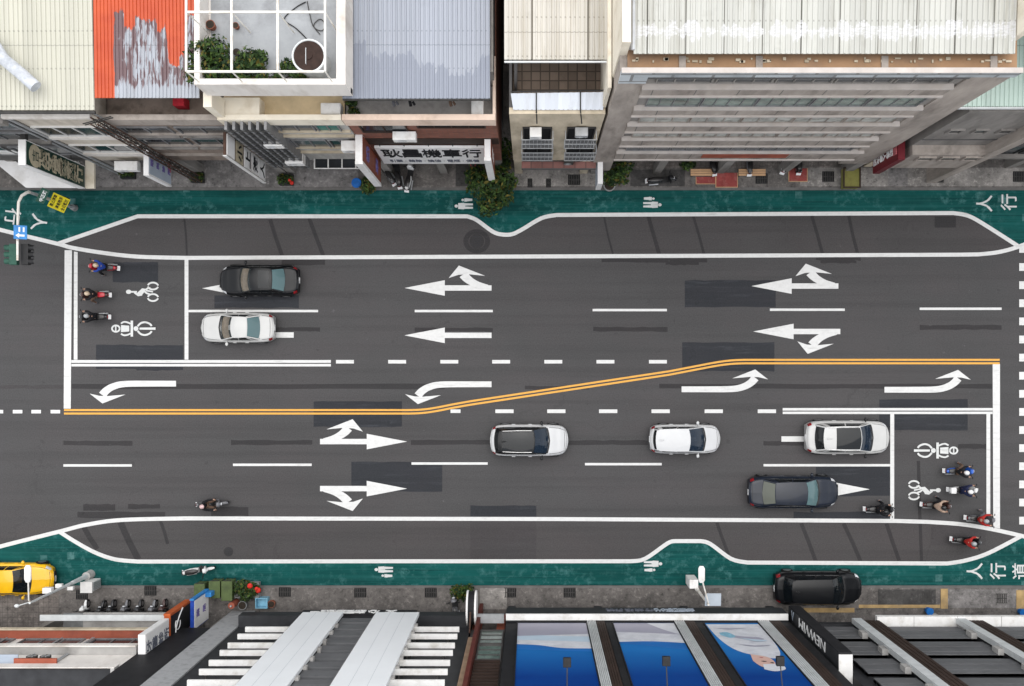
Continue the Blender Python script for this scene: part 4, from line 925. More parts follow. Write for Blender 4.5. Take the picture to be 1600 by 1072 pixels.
# --- terrace house with pergola
X0, X1 = -14.2, -8.6
b = building('white terrace house with pergola, roof plants and round tank', (X0 + X1) / 2, YF)
storey_box(b, X0, X1, ZS, 11.4, 'wall_palegrey'); shop_base(b, X0, X1, YF, -1, 'wall_grey', ZS)
MB().box(X0, X1, YF - .12, YF + .12, 11.401, 12.35).build('parapet', 'wall_cream', b); MB().box(X0, X0 + 1.9, YF + .121, YF + .9, 11.402, 12.3).build('planter_wall', 'wall_cream', b)
MB().box(X0 + .01, X1 - .01, YF + .122, 13.4, 11.4005, 11.46).build('balcony_floor', 'floor_cream', b)
MB().box(X0 + .2, X1 - .1, 12.9, 33, 11.47, 14.0).build('penthouse', 'wall_cream', b)
yt = 11.72; xa, xb = xz(304, 15.6), xz(540, 15.6)
MB().box(xa, xb, yt, 33, 14.001, 14.5).build('terrace_slab', 'wall_white', b)
MB().box(xa + .3, xb - .4, yt + .3, 33, 14.501, 14.52).build('terrace_floor', 'terrace', b)
MB().box(xa, xb, yt - .003, yt + .24, 14.1, 15.65).build('parapet', 'wall_white', b); MB().box(xb - .38, xb, yt + .241, 33, 14.5, 15.64).build('parapet', 'wall_white', b); MB().box(xa, xa + .22, yt + .241, 33, 14.5, 15.64).build('parapet', 'wall_white', b)
MB().box(X0 - .02, X0 + .35, YF - .02, yt + .3, 12.36, 14.05).build('end_wall', 'wall_cream', b)
for y0, y1, gl in ((193, 204, 'glass_teal'), (217, 229, 'glass_teal')):
    window(b, X0 + 2.3, X0 + 4.0, zt(y1), zt(y0), YF, -1, 'glass_grey', 'frame_grey', 2); window(b, X0 + 4.1, X1 - .4, zt(y1), zt(y0), YF, -1, gl if y0 < 200 else 'glass_dark', 'frame_grey', 2)
window(b, X0 + 1.6, X0 + 2.25, zt(232), zt(216), YF, -1, 'glass_teal', 'frame_grey', 1)
for y in (207, 214, 232, 239): MB().box(X0, X1, YF - .13, YF - .003, zt(y, YF - .13) - .15, zt(y, YF - .13)).build('ledge', 'wall_beige', b)
cb = MB(); zc = 4.0
cb.box(X0 + 2.4, X1, YF - .55, YF - .5, zc - .06, zc); [cb.box(X0 + 2.4 + k * .75, X0 + 2.46 + k * .75, YF - .55, YF - .004, zc - .061, zc - .01) for k in range(5)]
cb.build('canopy_frame', 'frame_white', b)
MB().box(X0 + 2.5, X1, YF - .49, YF - .005, zc - .12, zc - .07).build('canopy', 'glass_dark', b)
# pergola on the terrace
pg = thing('pergola', 'white steel pergola frame over the roof terrace', 'pergola', (-12, 14, 14.52)); mb = MB(); zp = 16.9
def bm3(a, c, w=.1): mb.tube([a, c], w * .55, 4)
xs = [xz(v, zp) for v in (291, 362, 434, 508)]; ys = [yz(v, zp) for v in (112, 19, -80)]
for x in xs: mb.box(x - .04, x + .04, ys[0], ys[2], zp - .04, zp + .04)
for i, y in enumerate(ys): mb.box(xs[0] + .05, xs[-1] - .05, y - .04, y + .04, zp - .038, zp + .042)
mb.build('beams', 'steel_white', pg); mb = MB()
for x, px in zip(xs, (313, 380, 450, 520)):
    for y in ys: mb.tube([(x, y, zp - .05), (xz(px, 15.6), max(y - .4, yt + .1) if y == ys[0] else y, 14.6)], .032, 6)
mb.build('posts', 'steel_white', pg)
# water tank
c = W(485, 91, 15.4); t = thing('water_tank', 'round dark water tank with pale rim on the terrace', 'water tank', (c.x, c.y, 14.52))
MB().cyl(0, 0, 0, 1.15, .66, 28).build('tank_body', 'steel_pale', t, smooth=True, local=True)
MB().tube([(.67 * math.cos(a), .67 * math.sin(a), 1.16) for a in [6.2832 * i / 28 for i in range(29)]], .05, 6).build('rim', 'steel_pale', t, smooth=True, local=True)
MB().cyl(0, 0, 1.151, 1.19, .62, 28).cyl(0, 0, 1.19, 1.23, .16, 12).build('lid', 'tank_dark', t, smooth=True, local=True); MB().tube([(-.1, -.35, 1.2), (-.1, -.35, 1.27), (-.1, .3, 1.27), (-.1, .3, 1.2)], .02, 6).build('handle', 'steel_grey', t, local=True)
for i, (x, y, s, lb) in enumerate(((332, 42, .2, 'dark round flower pot at the left of the terrace'), (370, 42, .14, 'small brown flower pot beside the pergola beam'), (372, 84, .16, 'black pot among the terrace bushes'))):
    c = W(x, y, 14.6); q = thing('flower_pot', lb, 'flower pot', (c.x, c.y, 14.53), 0, 'pots on the terrace'); MB().cyl(0, 0, 0, s * 1.8, s * .75, 16, s).build('pot', 'terracotta' if i < 2 else 'plastic_black', q, smooth=True, local=True); MB().cyl(0, 0, s * 1.6, s * 1.82, s * .86, 16).build('soil', 'soil', q, local=True)
def plant(name, lab, px, py, z, blobs, n, size, seed, group=None, flowers=0, pot=None, stem=.03):
    c = W(px, py, z + .4); t = thing(name, lab, 'plant' if name != 'tree' else 'tree', (c.x, c.y, z), 0, group)
    leaves(n, blobs, size, seed).build('foliage' if name != 'tree' else 'crown', LEAF, t, local=True)
    mb = MB()
    for bx, by, bz, br in blobs: mb.tube([(bx * .1, by * .1, 0), (bx * .6, by * .6, bz * .55), (bx, by, bz)], stem, 6, stem * .4)
    mb.build('stem' if name != 'tree' else 'trunk', 'bark', t, smooth=True, local=True)
    if flowers:
        q = random.Random(seed); f = MB()
        for _ in range(flowers): bl = q.choice(blobs); f.ell((bl[0] + q.uniform(-.3, .3), bl[1] + q.uniform(-.3, .3), bl[2] + bl[3] * .8), (.09, .09, .06), 8, 5)
        f.build('flowers', 'flower_red', t, smooth=True, local=True)
    if pot: MB().cyl(0, 0, 0, pot * 1.3, pot * .8, 16, pot).build('pot', 'terracotta', t, smooth=True, local=True)
    return t
plant('bush', 'big leafy bush in the left corner of the roof terrace', 330, 92, 14.53, [(-.5, .2, .6, .6), (.3, .3, .7, .65), (0, -.5, .6, .6), (.6, -.4, .5, .5), (-.7, -.6, .5, .5), (0, .2, 1.0, .5)], 1500, .12, 3)
plant('bush', 'dark bush beside the black pot on the roof terrace', 392, 96, 14.53, [(0, 0, .6, .55), (.4, .1, .5, .4), (-.35, -.2, .5, .45)], 800, .11, 4)
plant('bush', 'low strip of greenery along the terrace parapet', 440, 117, 14.53, [(-1.6, -.1, .3, .4), (-.9, 0, .3, .35), (-.2, 0, .3, .3), (.8, .1, .35, .4), (1.3, .3, .35, .35)], 800, .1, 5)
plant('bush', 'small fern beside the round water tank', 452, 105, 14.53, [(0, 0, .4, .4), (.3, -.2, .35, .35)], 400, .11, 6)
hose = [W(x, y, 14.56) for x, y in smooth([(478, 3), (462, 12), (444, 30), (462, 44), (480, 62), (482, 72)], 5)]
o = MB().tube(hose, .025, 6).build('garden_hose', 'plastic_black', None, smooth=True); tag(o, 'dark hose lying across the grey terrace floor', 'hose')
o = MB().tube([W(x, y, 14.57) for x, y in smooth([(480, 2), (484, 22), (490, 42), (503, 48), (508, 38), (500, 30), (490, 40), (500, 54)], 5)], .02, 6).build('cable', 'steel_dark', None, smooth=True); tag(o, 'coiled cable on the terrace floor beside the tank', 'cable')
ac_unit('white air conditioner in the corner of the cream balcony', xz(517, 12), yz(170, 12), 11.47, .9, .5, .6)
ac_unit('pale air conditioner above the teal window of the terrace house', xz(425, 9.4), YF - .32, 8.7, .9, .5, .6); ac_unit('grey white air conditioner low on the terrace house facade', xz(459, 5.6), YF - .34, 5.0, .95, .55, .6); ac_unit('white air conditioner beside the brown blade sign', xz(548, 8.6), YF - .36, 7.9, 1.0, .5, .6)
# louvred frame and upright sign columns before the terrace house
fr_ = thing('louver_frame', 'dark slanting rows of aluminium louvres on the terrace house facade', 'louvres', (-13.2, YF - .3, 3.7)); mb = MB()
for k in range(6): x = X0 + .25 + k * .36; mb.box(x, x + .12, YF - .5, YF - .004, 3.9, 12.1)
mb.build('fins', 'frame_grey', fr_); mb = MB()
for k in range(14): z = 4.2 + k * .58; mb.box(X0 + .2, X0 + 2.2, YF - .52, YF - .501, z, z + .05)
mb.build('rails', 'steel_dark', fr_)
sg = thing('sign_rack', 'rack of tall lettered sign panels beside the louvres', 'shop sign', (-13.9, 10.6, 3.7), 0, 'blade signs sticking out over the pavement')
xs_ = xz(352, 8.2); yq0, yq1 = yz(245, 8.2), yz(205, 8.2)
rk = MB()
xs_ = -14.52; y0_, y1_ = 10.02, 11.12; ztop = 10.2
rk.box(xs_ - .12, xs_ - .0, y0_, y1_, 3.75, ztop)
rk.build('rack_board', 'rust', sg)
for i, (z0, z1, m_, ch) in enumerate(((9.0, 10.1, 'sign_white', ''), (7.7, 8.75, 'sign_gold', '小'), (6.4, 7.45, 'sign_white', '上'), (5.1, 6.2, 'sign_white', '海'), (3.85, 4.95, 'sign_white', '人'))):
    pn = MB().box(xs_, xs_ + .05, y0_ + .05, y1_ - .05, z0, z1).build('sign_panel', m_, sg)
    if ch: text_mesh('letter', ch, 'ink_black', (xs_ + .06, (y0_ + y1_) / 2, (z0 + z1) / 2), (0, 1, 0), (0, 0, 1), .8, pn, .006, None, .025)
MB().box(xs_ - .125, xs_ + .06, y0_ - .05, y0_ - .001, 3.7, ztop + .05).build('trim', 'frame_white', sg)

# --- brown brick shop with long white sign
X0, X1 = -8.55, -1.62
b = building('brown tiled house with blue grey sheet roof, over the long white sign', (X0 + X1) / 2, YF)
storey_box(b, X0, X1, ZS, 11.4, 'brick_brown'); shop_base(b, X0, X1, YF, -1, 'wall_grey', ZS, cols=3)
MB().box(X0, X1, YF - .14, YF + .12, 11.401, 12.4).build('parapet', 'wall_peach', b); MB().box(X1 - .12, X1 + .01, YF + .121, 14, 11.4, 12.38).build('parapet', 'wall_peach', b)
MB().box(X0 + .01, X1 - .13, YF + .121, 13.6, 11.4005, 11.45).build('balcony_floor', 'floor_grey', b)
MB().box(X0 + .1, X1 - .05, 12.9, 34, 11.46, 13.6).build('penthouse', 'wall_grey', b)
window(b, X0 + .5, X0 + 2.7, zt(205), zt(193), YF, -1, 'glass_dark', 'louver_brown', 2); window(b, X0 + 3.2, X1 - .5, zt(198), zt(192), YF, -1, 'dark_void', 'louver_brown', 4)
MB().box(X0, X1, YF - .03, YF - .003, 7.35, 8.5).build('dark_band', 'louver_brown', b)
z = 13.75; corr(xz(535, z), xz(766, z), .2, .05, yz(154, z), z, 27, 14.2).build('roof', 'roof_blue', b)
MB().tube([(xz(535, z), yz(155, z), z - .06), (xz(766, z), yz(155, z), z - .06)], .06, 8).build('gutter', 'steel_dark', b)
ac_unit('cream air conditioner in the middle of the brown brick wall', xz(632, 10.0), YF - .28, 9.6, 1.1, .4, .55); ac_unit('white air conditioner on the grey balcony under the blue grey roof', xz(746, 12), yz(167, 12), 11.46, .55, .8, .6)
for i, x in enumerate((614, 640, 703)):
    o = MB().tube([W(x, 157, 12.6), W(x + 2, 166, 12.6)], .07, 6).tube([W(x + 5, 159, 12.6), W(x + 8, 164, 12.6)], .06, 6).build('laundry', ('cloth_grey', 'cloth_black', 'cloth_brown')[i], None); tag(o, ('grey', 'black', 'brown')[i] + ' clothes hung to dry under the eave of the blue grey roof', 'laundry')
for x, y in ((549, 160), (548, 175)):
    pass
plant('bush', 'jumble of dry potted plants in the corner of the brick house balcony', 548, 168, 11.46, [(0, .3, .3, .3), (.1, -.2, .3, .3)], 220, .1, 9)
# the long white sign: writing 耿昌機車行
s = thing('shop_sign', 'long white shop sign lettered in black across the brown brick house', 'shop sign', (-5, YF - .7, 3.6), 0, 'flat shop signs over the arcade')
zb_, zt_ = 4.1, 7.3; ys_ = 11.0
xa, xb = xz(598, 5), xz(757, 5)
xa = -7.95; xb = -2.35
pn = MB(); pn.add([(xa, ys_ - .05, zb_), (xb, ys_ - .05, zb_), (xb, ys_ + .05, zt_), (xa, ys_ + .05, zt_), (xa, ys_ + .08, zb_), (xb, ys_ + .08, zb_), (xb, ys_ + .18, zt_), (xa, ys_ + .18, zt_)], [(0, 1, 2, 3), (7, 6, 5, 4), (3, 2, 6, 7), (0, 4, 5, 1), (1, 5, 6, 2), (0, 3, 7, 4)])
pn.build('sign_panel', 'sign_white', s)
upv = Vector((0, .1, zt_ - zb_)).normalized(); mid = Vector((0, ys_, (zb_ + zt_) / 2))
for i, ch in enumerate('耿昌機車行'): text_mesh('letter', ch, 'ink_black', Vector((lerp(xa, xb, .13 + .185 * i), mid.y + upv.y * .6 - .02, mid.z + upv.z * .6)), (1, 0, 0), upv, 1.5, s, .02, .98, .004)
text_mesh('small_lettering', '引擎 · 輪胎 · 換油 · 電瓶 · 保養', 'ink_grey', Vector((lerp(xa, xb, .5), mid.y - upv.y * .9 - .02, mid.z - upv.z * .9)), (1, 0, 0), upv, .5, s, .01, (xb - xa) * .85)
st = MB()
for k in range(5): x = lerp(xa, xb, .05 + .22 * k); st.tube([(x, ys_ + .1, zt_ - .1), (x, YF, zt_ + .2)], .03, 5)
st.build('bracket', 'steel_dark', s)
# --- the beige caged house
X0, X1 = -.98, 3.3
b = building('narrow beige house with caged windows and a white sheet roof', (X0 + X1) / 2, YF)
storey_box(b, X0, X1, ZS, 11.9, 'wall_beige'); shop_base(b, X0, X1, YF, -1, 'wall_beige', ZS, shutter='brickred')
MB().box(X0 + .1, X1 - .05, YF + .4, 15.0, 11.901, 11.95).build('terrace_floor', 'tile_brown', b)
MB().box(X0, X1, YF - .03, YF + .25, 11.9, 13.0).build('parapet', 'wall_beige', b); MB().box(X0, X0 + .12, YF + .251, 14.5, 11.9, 13).build('parapet', 'wall_darkgrey', b)
MB().box(X0 + .1, X1 - .1, 14.4, 34, 11.96, 15.0).build('penthouse', 'wall_darkgrey', b)
MB().box(X1 - .13, X1 + .02, YF + .26, 34, 11.9, 15.9).build('party_wall', 'wall_cream', b)
z = 15.3; corr(xz(788, z), xz(951, z), .2, .05, yz(93, z), z, 29, 15.9).build('roof', 'roof_white', b)
MB().box(xz(788, z), xz(951, z), yz(95, z) - .05, yz(95, z) + .01, z - .14, z - .045).build('gutter', 'steel_pale', b)
MB().tube([W(806, 95, 15.2), W(806, 140, 12.4)], .07, 8).build('downpipe', 'wall_darkgrey', b)
aw = MB(); a0 = [W(798, 146, 13.5), W(947, 144, 13.5)]; a1 = [W(802, 172, 13.05), W(942, 172, 13.05)]
n = 24; aw.grid([[a0[0].lerp(a0[1], j / n) + Vector((0, 0, .03 * (j % 2))) for j in range(n + 1)], [a1[0].lerp(a1[1], j / n) + Vector((0, 0, .03 * (j % 2))) for j in range(n + 1)]])
aw.build('awning', 'roof_awning', b); mb = MB()
for x0_, x1_ in ((838, 839), (907, 909)): mb.tube([W(x0_, 141, 13.7), W(x0_, 172, 13.2), W(x1_, 193, 12.3)], .03, 6)
mb.tube([a0[0] + Vector((0, .05, .1)), a0[1] + Vector((0, .05, .1))], .03, 6); mb.build('awning_stays', 'steel_dark', b)
for u, (p0, p1) in enumerate(((817, 862), (885, 929))):
    for z0, z1, (y0, y1) in ((0, 0, (198, 217)), (0, 0, (220, 237))):
        c0 = (p0 - NX) / PX / 1 / (1) ; zc = zt((y0 + y1) / 2); s_ = (H - zc) / H
        x0 = (p0 - NX) / F * (H - zc); x1 = (p1 - NX) / F * (H - zc)
        w_ = window(b, x0, x1, zt(y1), zt(y0), YF, -1, 'dark_void', 'frame_dark', 2)
        cg = MB(); yc = YF - .45; za, zb2 = zt(y1) - .1, zt(y0) - .7
        for k in range(9): x = lerp(x0 - .05, x1 + .05, k / 8); cg.tube([(x, yc, za), (x, yc, zb2)], .014, 4)
        for zz in (za, (za + zb2) / 2, zb2): cg.box(x0 - .08, x1 + .08, yc - .02, yc + .02, zz - .02, zz + .02)
        for x in (x0 - .05, x1 + .05): cg.box(x - .02, x + .02, yc, YF - .003, za - .02, za + .02); cg.box(x - .02, x + .02, yc, YF - .003, zb2 - .02, zb2 + .02)
        cg.build('cage', 'steel_grey', w_)
        MB().box(x0 - .06, x1 + .06, yc + .021, YF - .004, za - .05, za - .021).build('cage_floor', 'louver_grey', w_)
zc = 3.3; a, c = W(815, 263, zc), W(931, 240, zc)
MB().box(a.x, c.x, a.y, YF - .004, zc - .12, zc).build('canopy', 'tile_pink', b); MB().box(a.x, c.x, a.y - .05, a.y - .001, zc - .2, zc + .03).build('canopy_rim', 'wall_darkgrey', b)
ac_unit('white air conditioner hung on a stay above the caged windows', xz(837, 11.0), YF - .3, 10.4, .55, .45, .5); ac_unit('grey air conditioner above the right caged window', xz(909, 11.0), YF - .28, 10.5, .6, .4, .4, mat='steel_grey'); ac_unit('small dark air conditioner on the pinkish canopy', xz(889, 3.8), yz(247, 3.7), 3.31, .5, .6, .5, mat='steel_dark')
# --- tall block with horizontal bands
X0, X1 = 3.42, 18.6
b = building('tall grey block with stacked horizontal sun bands and a brown roof gutter', 11, YF)
MB().box(4.5, 17.0, YF + .02, 36, ZS, 18.2).build('wall', 'wall_grey', b)
MB().box(X0, 4.499, YF - .05, 36, 1.2, 18.55).build('pilaster', 'wall_pinkgrey', b); MB().box(17.001, X1, YF - .05, 36, 3.0, 18.55).build('pilaster', 'wall_pinkgrey', b)
shop_base(b, X0, X1, YF, -1, 'wall_grey', ZS - .02, cols=5, rec=3.0)
MB().box(X0, X1, YF - .15, YF + .02, 18.56, 19.12).build('parapet', 'tile_parapet', b); MB().box(X0, X1, YF - .17, YF + .03, 19.121, 19.18).build('coping', 'lip_pale', b); MB().box(X0 - .06, X0 + .26, YF + .7, 36, 3, 20.0).build('side_wall', 'wall_cream', b); MB().box(X0, 4.5, YF - .14, YF - .051, 17.75, 18.55).build('tile_panel', 'tile_parapet', b)
MB().box(4.501, 17.0, YF - .10, YF + .019, 18.2, 18.555).build('parapet_band', 'wall_darkgrey', b)
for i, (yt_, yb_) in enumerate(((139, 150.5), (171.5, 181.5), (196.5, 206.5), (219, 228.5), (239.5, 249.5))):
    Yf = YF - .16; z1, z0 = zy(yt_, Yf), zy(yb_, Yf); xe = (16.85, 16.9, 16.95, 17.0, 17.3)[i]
    jn = MB().box(4.45, xe, Yf, YF + .018, z0, z1); jn.mat(1)
    [jn.box(x - .015, x + .015, Yf - .006, Yf - .0005, z0 + .15, z1 - .03) for x in [4.9 + 1.75 * k + (.6 if i % 2 else 0) for k in range(7)]]; jn.build('sun_band', [ 'wall_pinkgrey', 'wall_darkgrey'], b)
    MB().box(4.43, xe + .02, Yf - .05, YF + .019, z1 + .001, z1 + .12).build('band_lip', 'lip_pale', b); MB().box(4.43, xe + .02, Yf - .07, Yf - .002, z0 - .03, z0 + .14).build('band_lip', 'lip_pale', b)
    zn = zy((171.5, 196.5, 219, 239.5, 262)[i], Yf) + .12
    MB().box(4.6, 17.0, YF - .06, YF + .018, z0 - .15, z0 - .031).build('soffit_shade', 'frame_dark', b)  # dark strip painting in the soffit shade below each band
    if i < 4:
        for k in range(5): window(b, 4.9 + 2.35 * k, 7.2 + 2.35 * k, zn, z0 - .08, YF + .02, -1, ('glass_green', 'glass_pale', 'glass_pale', 'glass_grey', 'glass_dark')[i], 'wall_pinkgrey' if i in (1, 2) else 'frame_grey', 4 - i % 2, 1, .035)
window_top = [window(b, 4.9 + 2.35 * k, 7.15 + 2.35 * k, 17.52, 18.15, YF + .02, -1, 'glass_grey', 'wall_grey', 3) for k in range(5)]
MB().box(9.0, 13.5, YF - .2, YF - .165, 5.05, 5.85).build('red_panel', 'brickred', b)
zr_ = 18.72
MB().box(X0 + .27, X1, YF + .101, 15.2, 18.61, zr_).build('roof_gutter', 'ledge_brown', b)
for px_ in (1066, 1186, 1382, 1552): x = xz(px_, zr_); MB().box(x - .13, x + .13, YF + .12, yz(88, zr_), zr_ + .002, zr_ + .06).build('gutter_rib', 'wall_pinkgrey', b)
z = 19.2; rx0, rx1 = xz(990, z), xz(1586, z); y0 = yz(84, z)
corr(rx0, rx1, .2, .05, y0, z, 32, 20.6).build('roof', 'roof_big', b)
MB().box(rx1 + .02, rx1 + .3, YF + 1.2, 32, 18.73, 20.9).build('party_wall', 'wall_cream', b); MB().box(X0 + .27, rx0 - .04, y0 + .3, 32, 18.73, 19.4).build('roof_walkway', 'wall_palegrey', b)
MB().tube([(rx0 - .06, y0, 19.62), (rx0 - .06, 32, 20.6)], .07, 6).build('cable_pipe', 'steel_grey', b)
q = MB(); rq = random.Random(5)
for k in range(46):
    x = rq.uniform(rx0, rx1); q.cbox((x, y0 - rq.uniform(.02, .16), zr_ + .03), (rq.uniform(.05, .22), rq.uniform(.05, .12), .05))
q.build('debris', 'wall_beige', b)
# red blade sign
zs0, zs1 = 3.3, 7.6
xf = xz(1372, zs0)
xr = 18.75
s = blade('shop_sign', 'dark red blade sign with white characters by the grey house corner', xr, xr + .36, 10.55, 11.75, 3.4, 6.9, 'sign_red', 'sign_red', -1, wall_d=1)
for i, ch in enumerate('圖國泰人壽大樓'): text_mesh('letter', ch, 'ink_white' if i else 'sign_pink', (xr - .03, 11.1, 6.55 - .46 * i), (0, -1, 0), (0, 0, 1), .40 if i else .5, s, .012, None, .02)
MB().box(xr - .02, xr + .3, 11.751, 12.2, 5.0, 7.4).build('sign_mount', 'steel_dark', s)
# --- grey house with the mint roof
X0, X1 = 19.4, 23.1
b = building('grey house with mint green corrugated roof at the upper right', 21, YF)
MB().box(X0, X1, YF, 36, ZS, 13.2).build('wall', 'wall_grey', b); shop_base(b, X0, X1, YF + .4, -1, 'wall_beige', ZS)
z = 13.6; corr(xz(1493, z) - .4, 31, .2, .05, yz(167, z), z, 24, 14.3).build('roof', 'roof_mint', b)
MB().box(xz(1493, z) - .42, 31, yz(168, z) - .06, yz(168, z) - .001, z - .12, z + .06).build('gutter', 'steel_pale', b)
MB().box(X0 + .02, X1, YF - .03, YF - .002, 8.2, 8.35).build('ledge', 'wall_darkgrey', b)
for k in range(3):
    x = X0 + .5 + k * 1.2; window(b, x, x + .7, 9.6, 10.3, YF, -1, 'glass_dark', 'wall_grey', 1); window(b, x, x + .9, 6.0, 6.75, YF - .5, -1, 'glass_dark', 'wall_pinkgrey', 1)
MB().box(X0, X1, YF - .5, YF - .004, 4.0, 7.1).build('projecting_wall', 'wall_pinkgrey', b)
MB().box(X1 + .001, X1 + .55, YF - .55, 36, .12, 13.1).build('party_wall', 'wall_pinkgrey', b)
# --- next house at the right edge
b = building('dark glazed house at the far upper right edge', 27, YF)
MB().box(23.7, 36, YF + .3, 36, ZS, 12.9).build('wall', 'wall_grey', b); shop_base(b, 23.7, 36, YF + .3, -1, 'wall_grey', ZS, cols=4)
for k in range(5):
    for z0, z1 in ((4.2, 6.1), (7.4, 9.3)): window(b, 23.9 + k * 2.4, 26.1 + k * 2.4, z0, z1, YF + .3, -1, 'glass_grey', 'frame_dark', 3)
MB().box(23.7, 36, YF + .05, YF + .298, 6.5, 6.9).build('ledge', 'wall_darkgrey', b); MB().box(23.7, 36, YF + .05, YF + .297, 3.63, 4.0).build('ledge', 'wall_grey', b)
o = struct('roof_backdrop', MB().box(19.9, 40, 15.3, 36, 13.2, 13.3), 'concrete', 'flat concrete roofs behind'); 
b = building('low blue grey roofed house at the top right corner', 27, 16)
MB().box(20.6, 40, 16.5, 40, 13.4, 18.4).build('wall', 'wall_grey', b); corr(20.2, 40, .25, .05, yz(58, 18.6), 18.6, 36, 19).build('roof', 'roof_blue', b)

# ------------------------------------------------------------------ blade signs on the upper side
def bl(lab, xr, y0, y1, z0, z1, th, face, edge, txt, ink, size, extra=0, rot=False, step=None, nm='shop_sign'):
    s = blade(nm, lab, xr - th, xr, y0, y1, z0, z1, face, edge, 1)
    n = len(txt)
    for i, ch in enumerate(txt):
        z = lerp(z1, z0, (i + .5 + extra) / (n + extra * 1.4)); text_mesh('letter', ch, ink, (xr + .03, (y0 + y1) / 2, z), (0, 1, 0), (0, 0, 1), size, s, .01, None, .025)
    return s
zA, zB = 3.7, 9.6
xr = xz(40, zB); ya, yb = yz(258, zB), yz(218, zB)
s = bl('tall dark green blade sign with a round gold emblem and gold characters', xr, ya, yb, zA, zB, .36, 'sign_green', 'sign_white', '鴻安堂參藥行', 'sign_gold', .95, 1.3)
MB().tube([(xr + .025, (ya + yb) / 2, zB - .8), (xr + .035, (ya + yb) / 2, zB - .8)], .56, 24).build('emblem', 'sign_gold', s); text_mesh('letter', '吉', 'sign_green', (xr + .042, (ya + yb) / 2, zB - .8), (0, 1, 0), (0, 0, 1), .6, s, .004)
MB().box(xr - .3, xr - .05, yb + .02, yb + .5, zB - .32, zB - .04).build('top_bracket', 'steel_dark', s)
zA, zB = 3.4, 6.4
xr = xz(232, zB); ya, yb = yz(272, zB), yz(232, zB)
s = bl('white blade sign with a blue grey face below the lattice mast', xr, ya, yb, zA, zB, .26, 'sign_bluegrey', 'sign_white', '眼科診所', 'ink_purple', .36)
MB().box(xr + .021, xr + .03, (ya + yb) / 2, yb - .1, zA + .1, zA + .5).build('red_corner', 'sign_pink', s); MB().box(xr - .26, xr + .023, ya - .07, ya - .001, zA - .02, zB).build('trim', 'sign_white', s)
zA, zB = 3.7, 9.2
xr = xz(566, zB); ya, yb = yz(252, zB), yz(210, zB)
s = bl('brown blade sign with a white edge left of the long white sign', xr, ya, yb, zA, zB, .34, 'sign_brown', 'sign_white', '機車', 'ink_purple', .8)
MB().box(xr - .35, xr + .024, ya - .14, ya - .001, zA - .1, zB).build('trim', 'sign_white', s)
zA, zB = 3.5, 8.4
xl = xz(757, zB); ya, yb = yz(246, zB), yz(201, zB)
s = blade('shop_sign', 'white edged brown blade sign beside the dark alley', xl, xl + .30, ya, yb, zA, zB, 'sign_brown', 'sign_white', -1)
MB().box(xl - .024, xl + .324, ya - .16, ya - .001, zA - .2, zB).build('trim', 'sign_white', s); text_mesh('letter', '洗', 'ink_white', (xl + .324, (ya + yb) / 2, 6.5), (0, 1, 0), (0, 0, 1), .7, s, .005); text_mesh('letter', '車', 'ink_white', (xl + .324, (ya + yb) / 2, 5.3), (0, 1, 0), (0, 0, 1), .7, s, .005)
c = W(938, 269, 3.4); s = thing('light_box_sign', 'slim white light box on a post at the beige house corner', 'shop sign', (c.x, c.y, .12), 0, 'blade signs sticking out over the pavement')
MB().box(c.x - .14, c.x + .14, yz(287, 3.4), yz(252, 3.4), 1.6, 3.4).build('sign_box', 'sign_white', s); MB().cyl(c.x, yz(287, 3.4) + .5, .12, 1.599, .05, 10).build('post', 'steel_grey', s)
for k in (-1, 1): MB().box(c.x + k * .141, c.x + k * .15, yz(285, 3.4), yz(254, 3.4), 1.7, 3.3).build('sign_face', 'sign_bluegrey', s)
# white awnings at the corner house
mb = MB(); P = [W(x, y, 3.3) for x, y in ((-30, 214), (30, 256), (128, 289), (128, 293.5), (40, 293), (-30, 236))]
mb.prism([(p.x, p.y) for p in P], 3.18, 3.3); o = mb.build('shop_awning', 'sign_white'); tag(o, 'white awning under the green blade sign at the corner house', 'awning')
mb = MB().box(xz(-40, 6), xz(27, 6), yz(236, 6), yz(223, 6), 5.2, 6.0).build('light_box_sign', 'sign_white'); tag(mb, 'white light box sign at the left edge behind the green blade sign', 'shop sign')
o = MB().box(xz(133, 3.5), xz(147, 3.5), yz(294, 3.5), yz(249, 3.5), 3.32, 3.5).build('canopy_beam', 'wall_cream'); tag(o, 'narrow cream canopy beam with a stained top beside the green blade sign', 'beam')
ac_unit('wide white air conditioner beside the cream pillar', xz(82, 3.9) + 1.0, YF - .45, 3.9, 1.0, .5, .45) ; ac_unit('wide white air conditioner left of the blue grey blade sign', xz(202, 3.9), YF - .45, 3.9, 1.25, .5, .45)
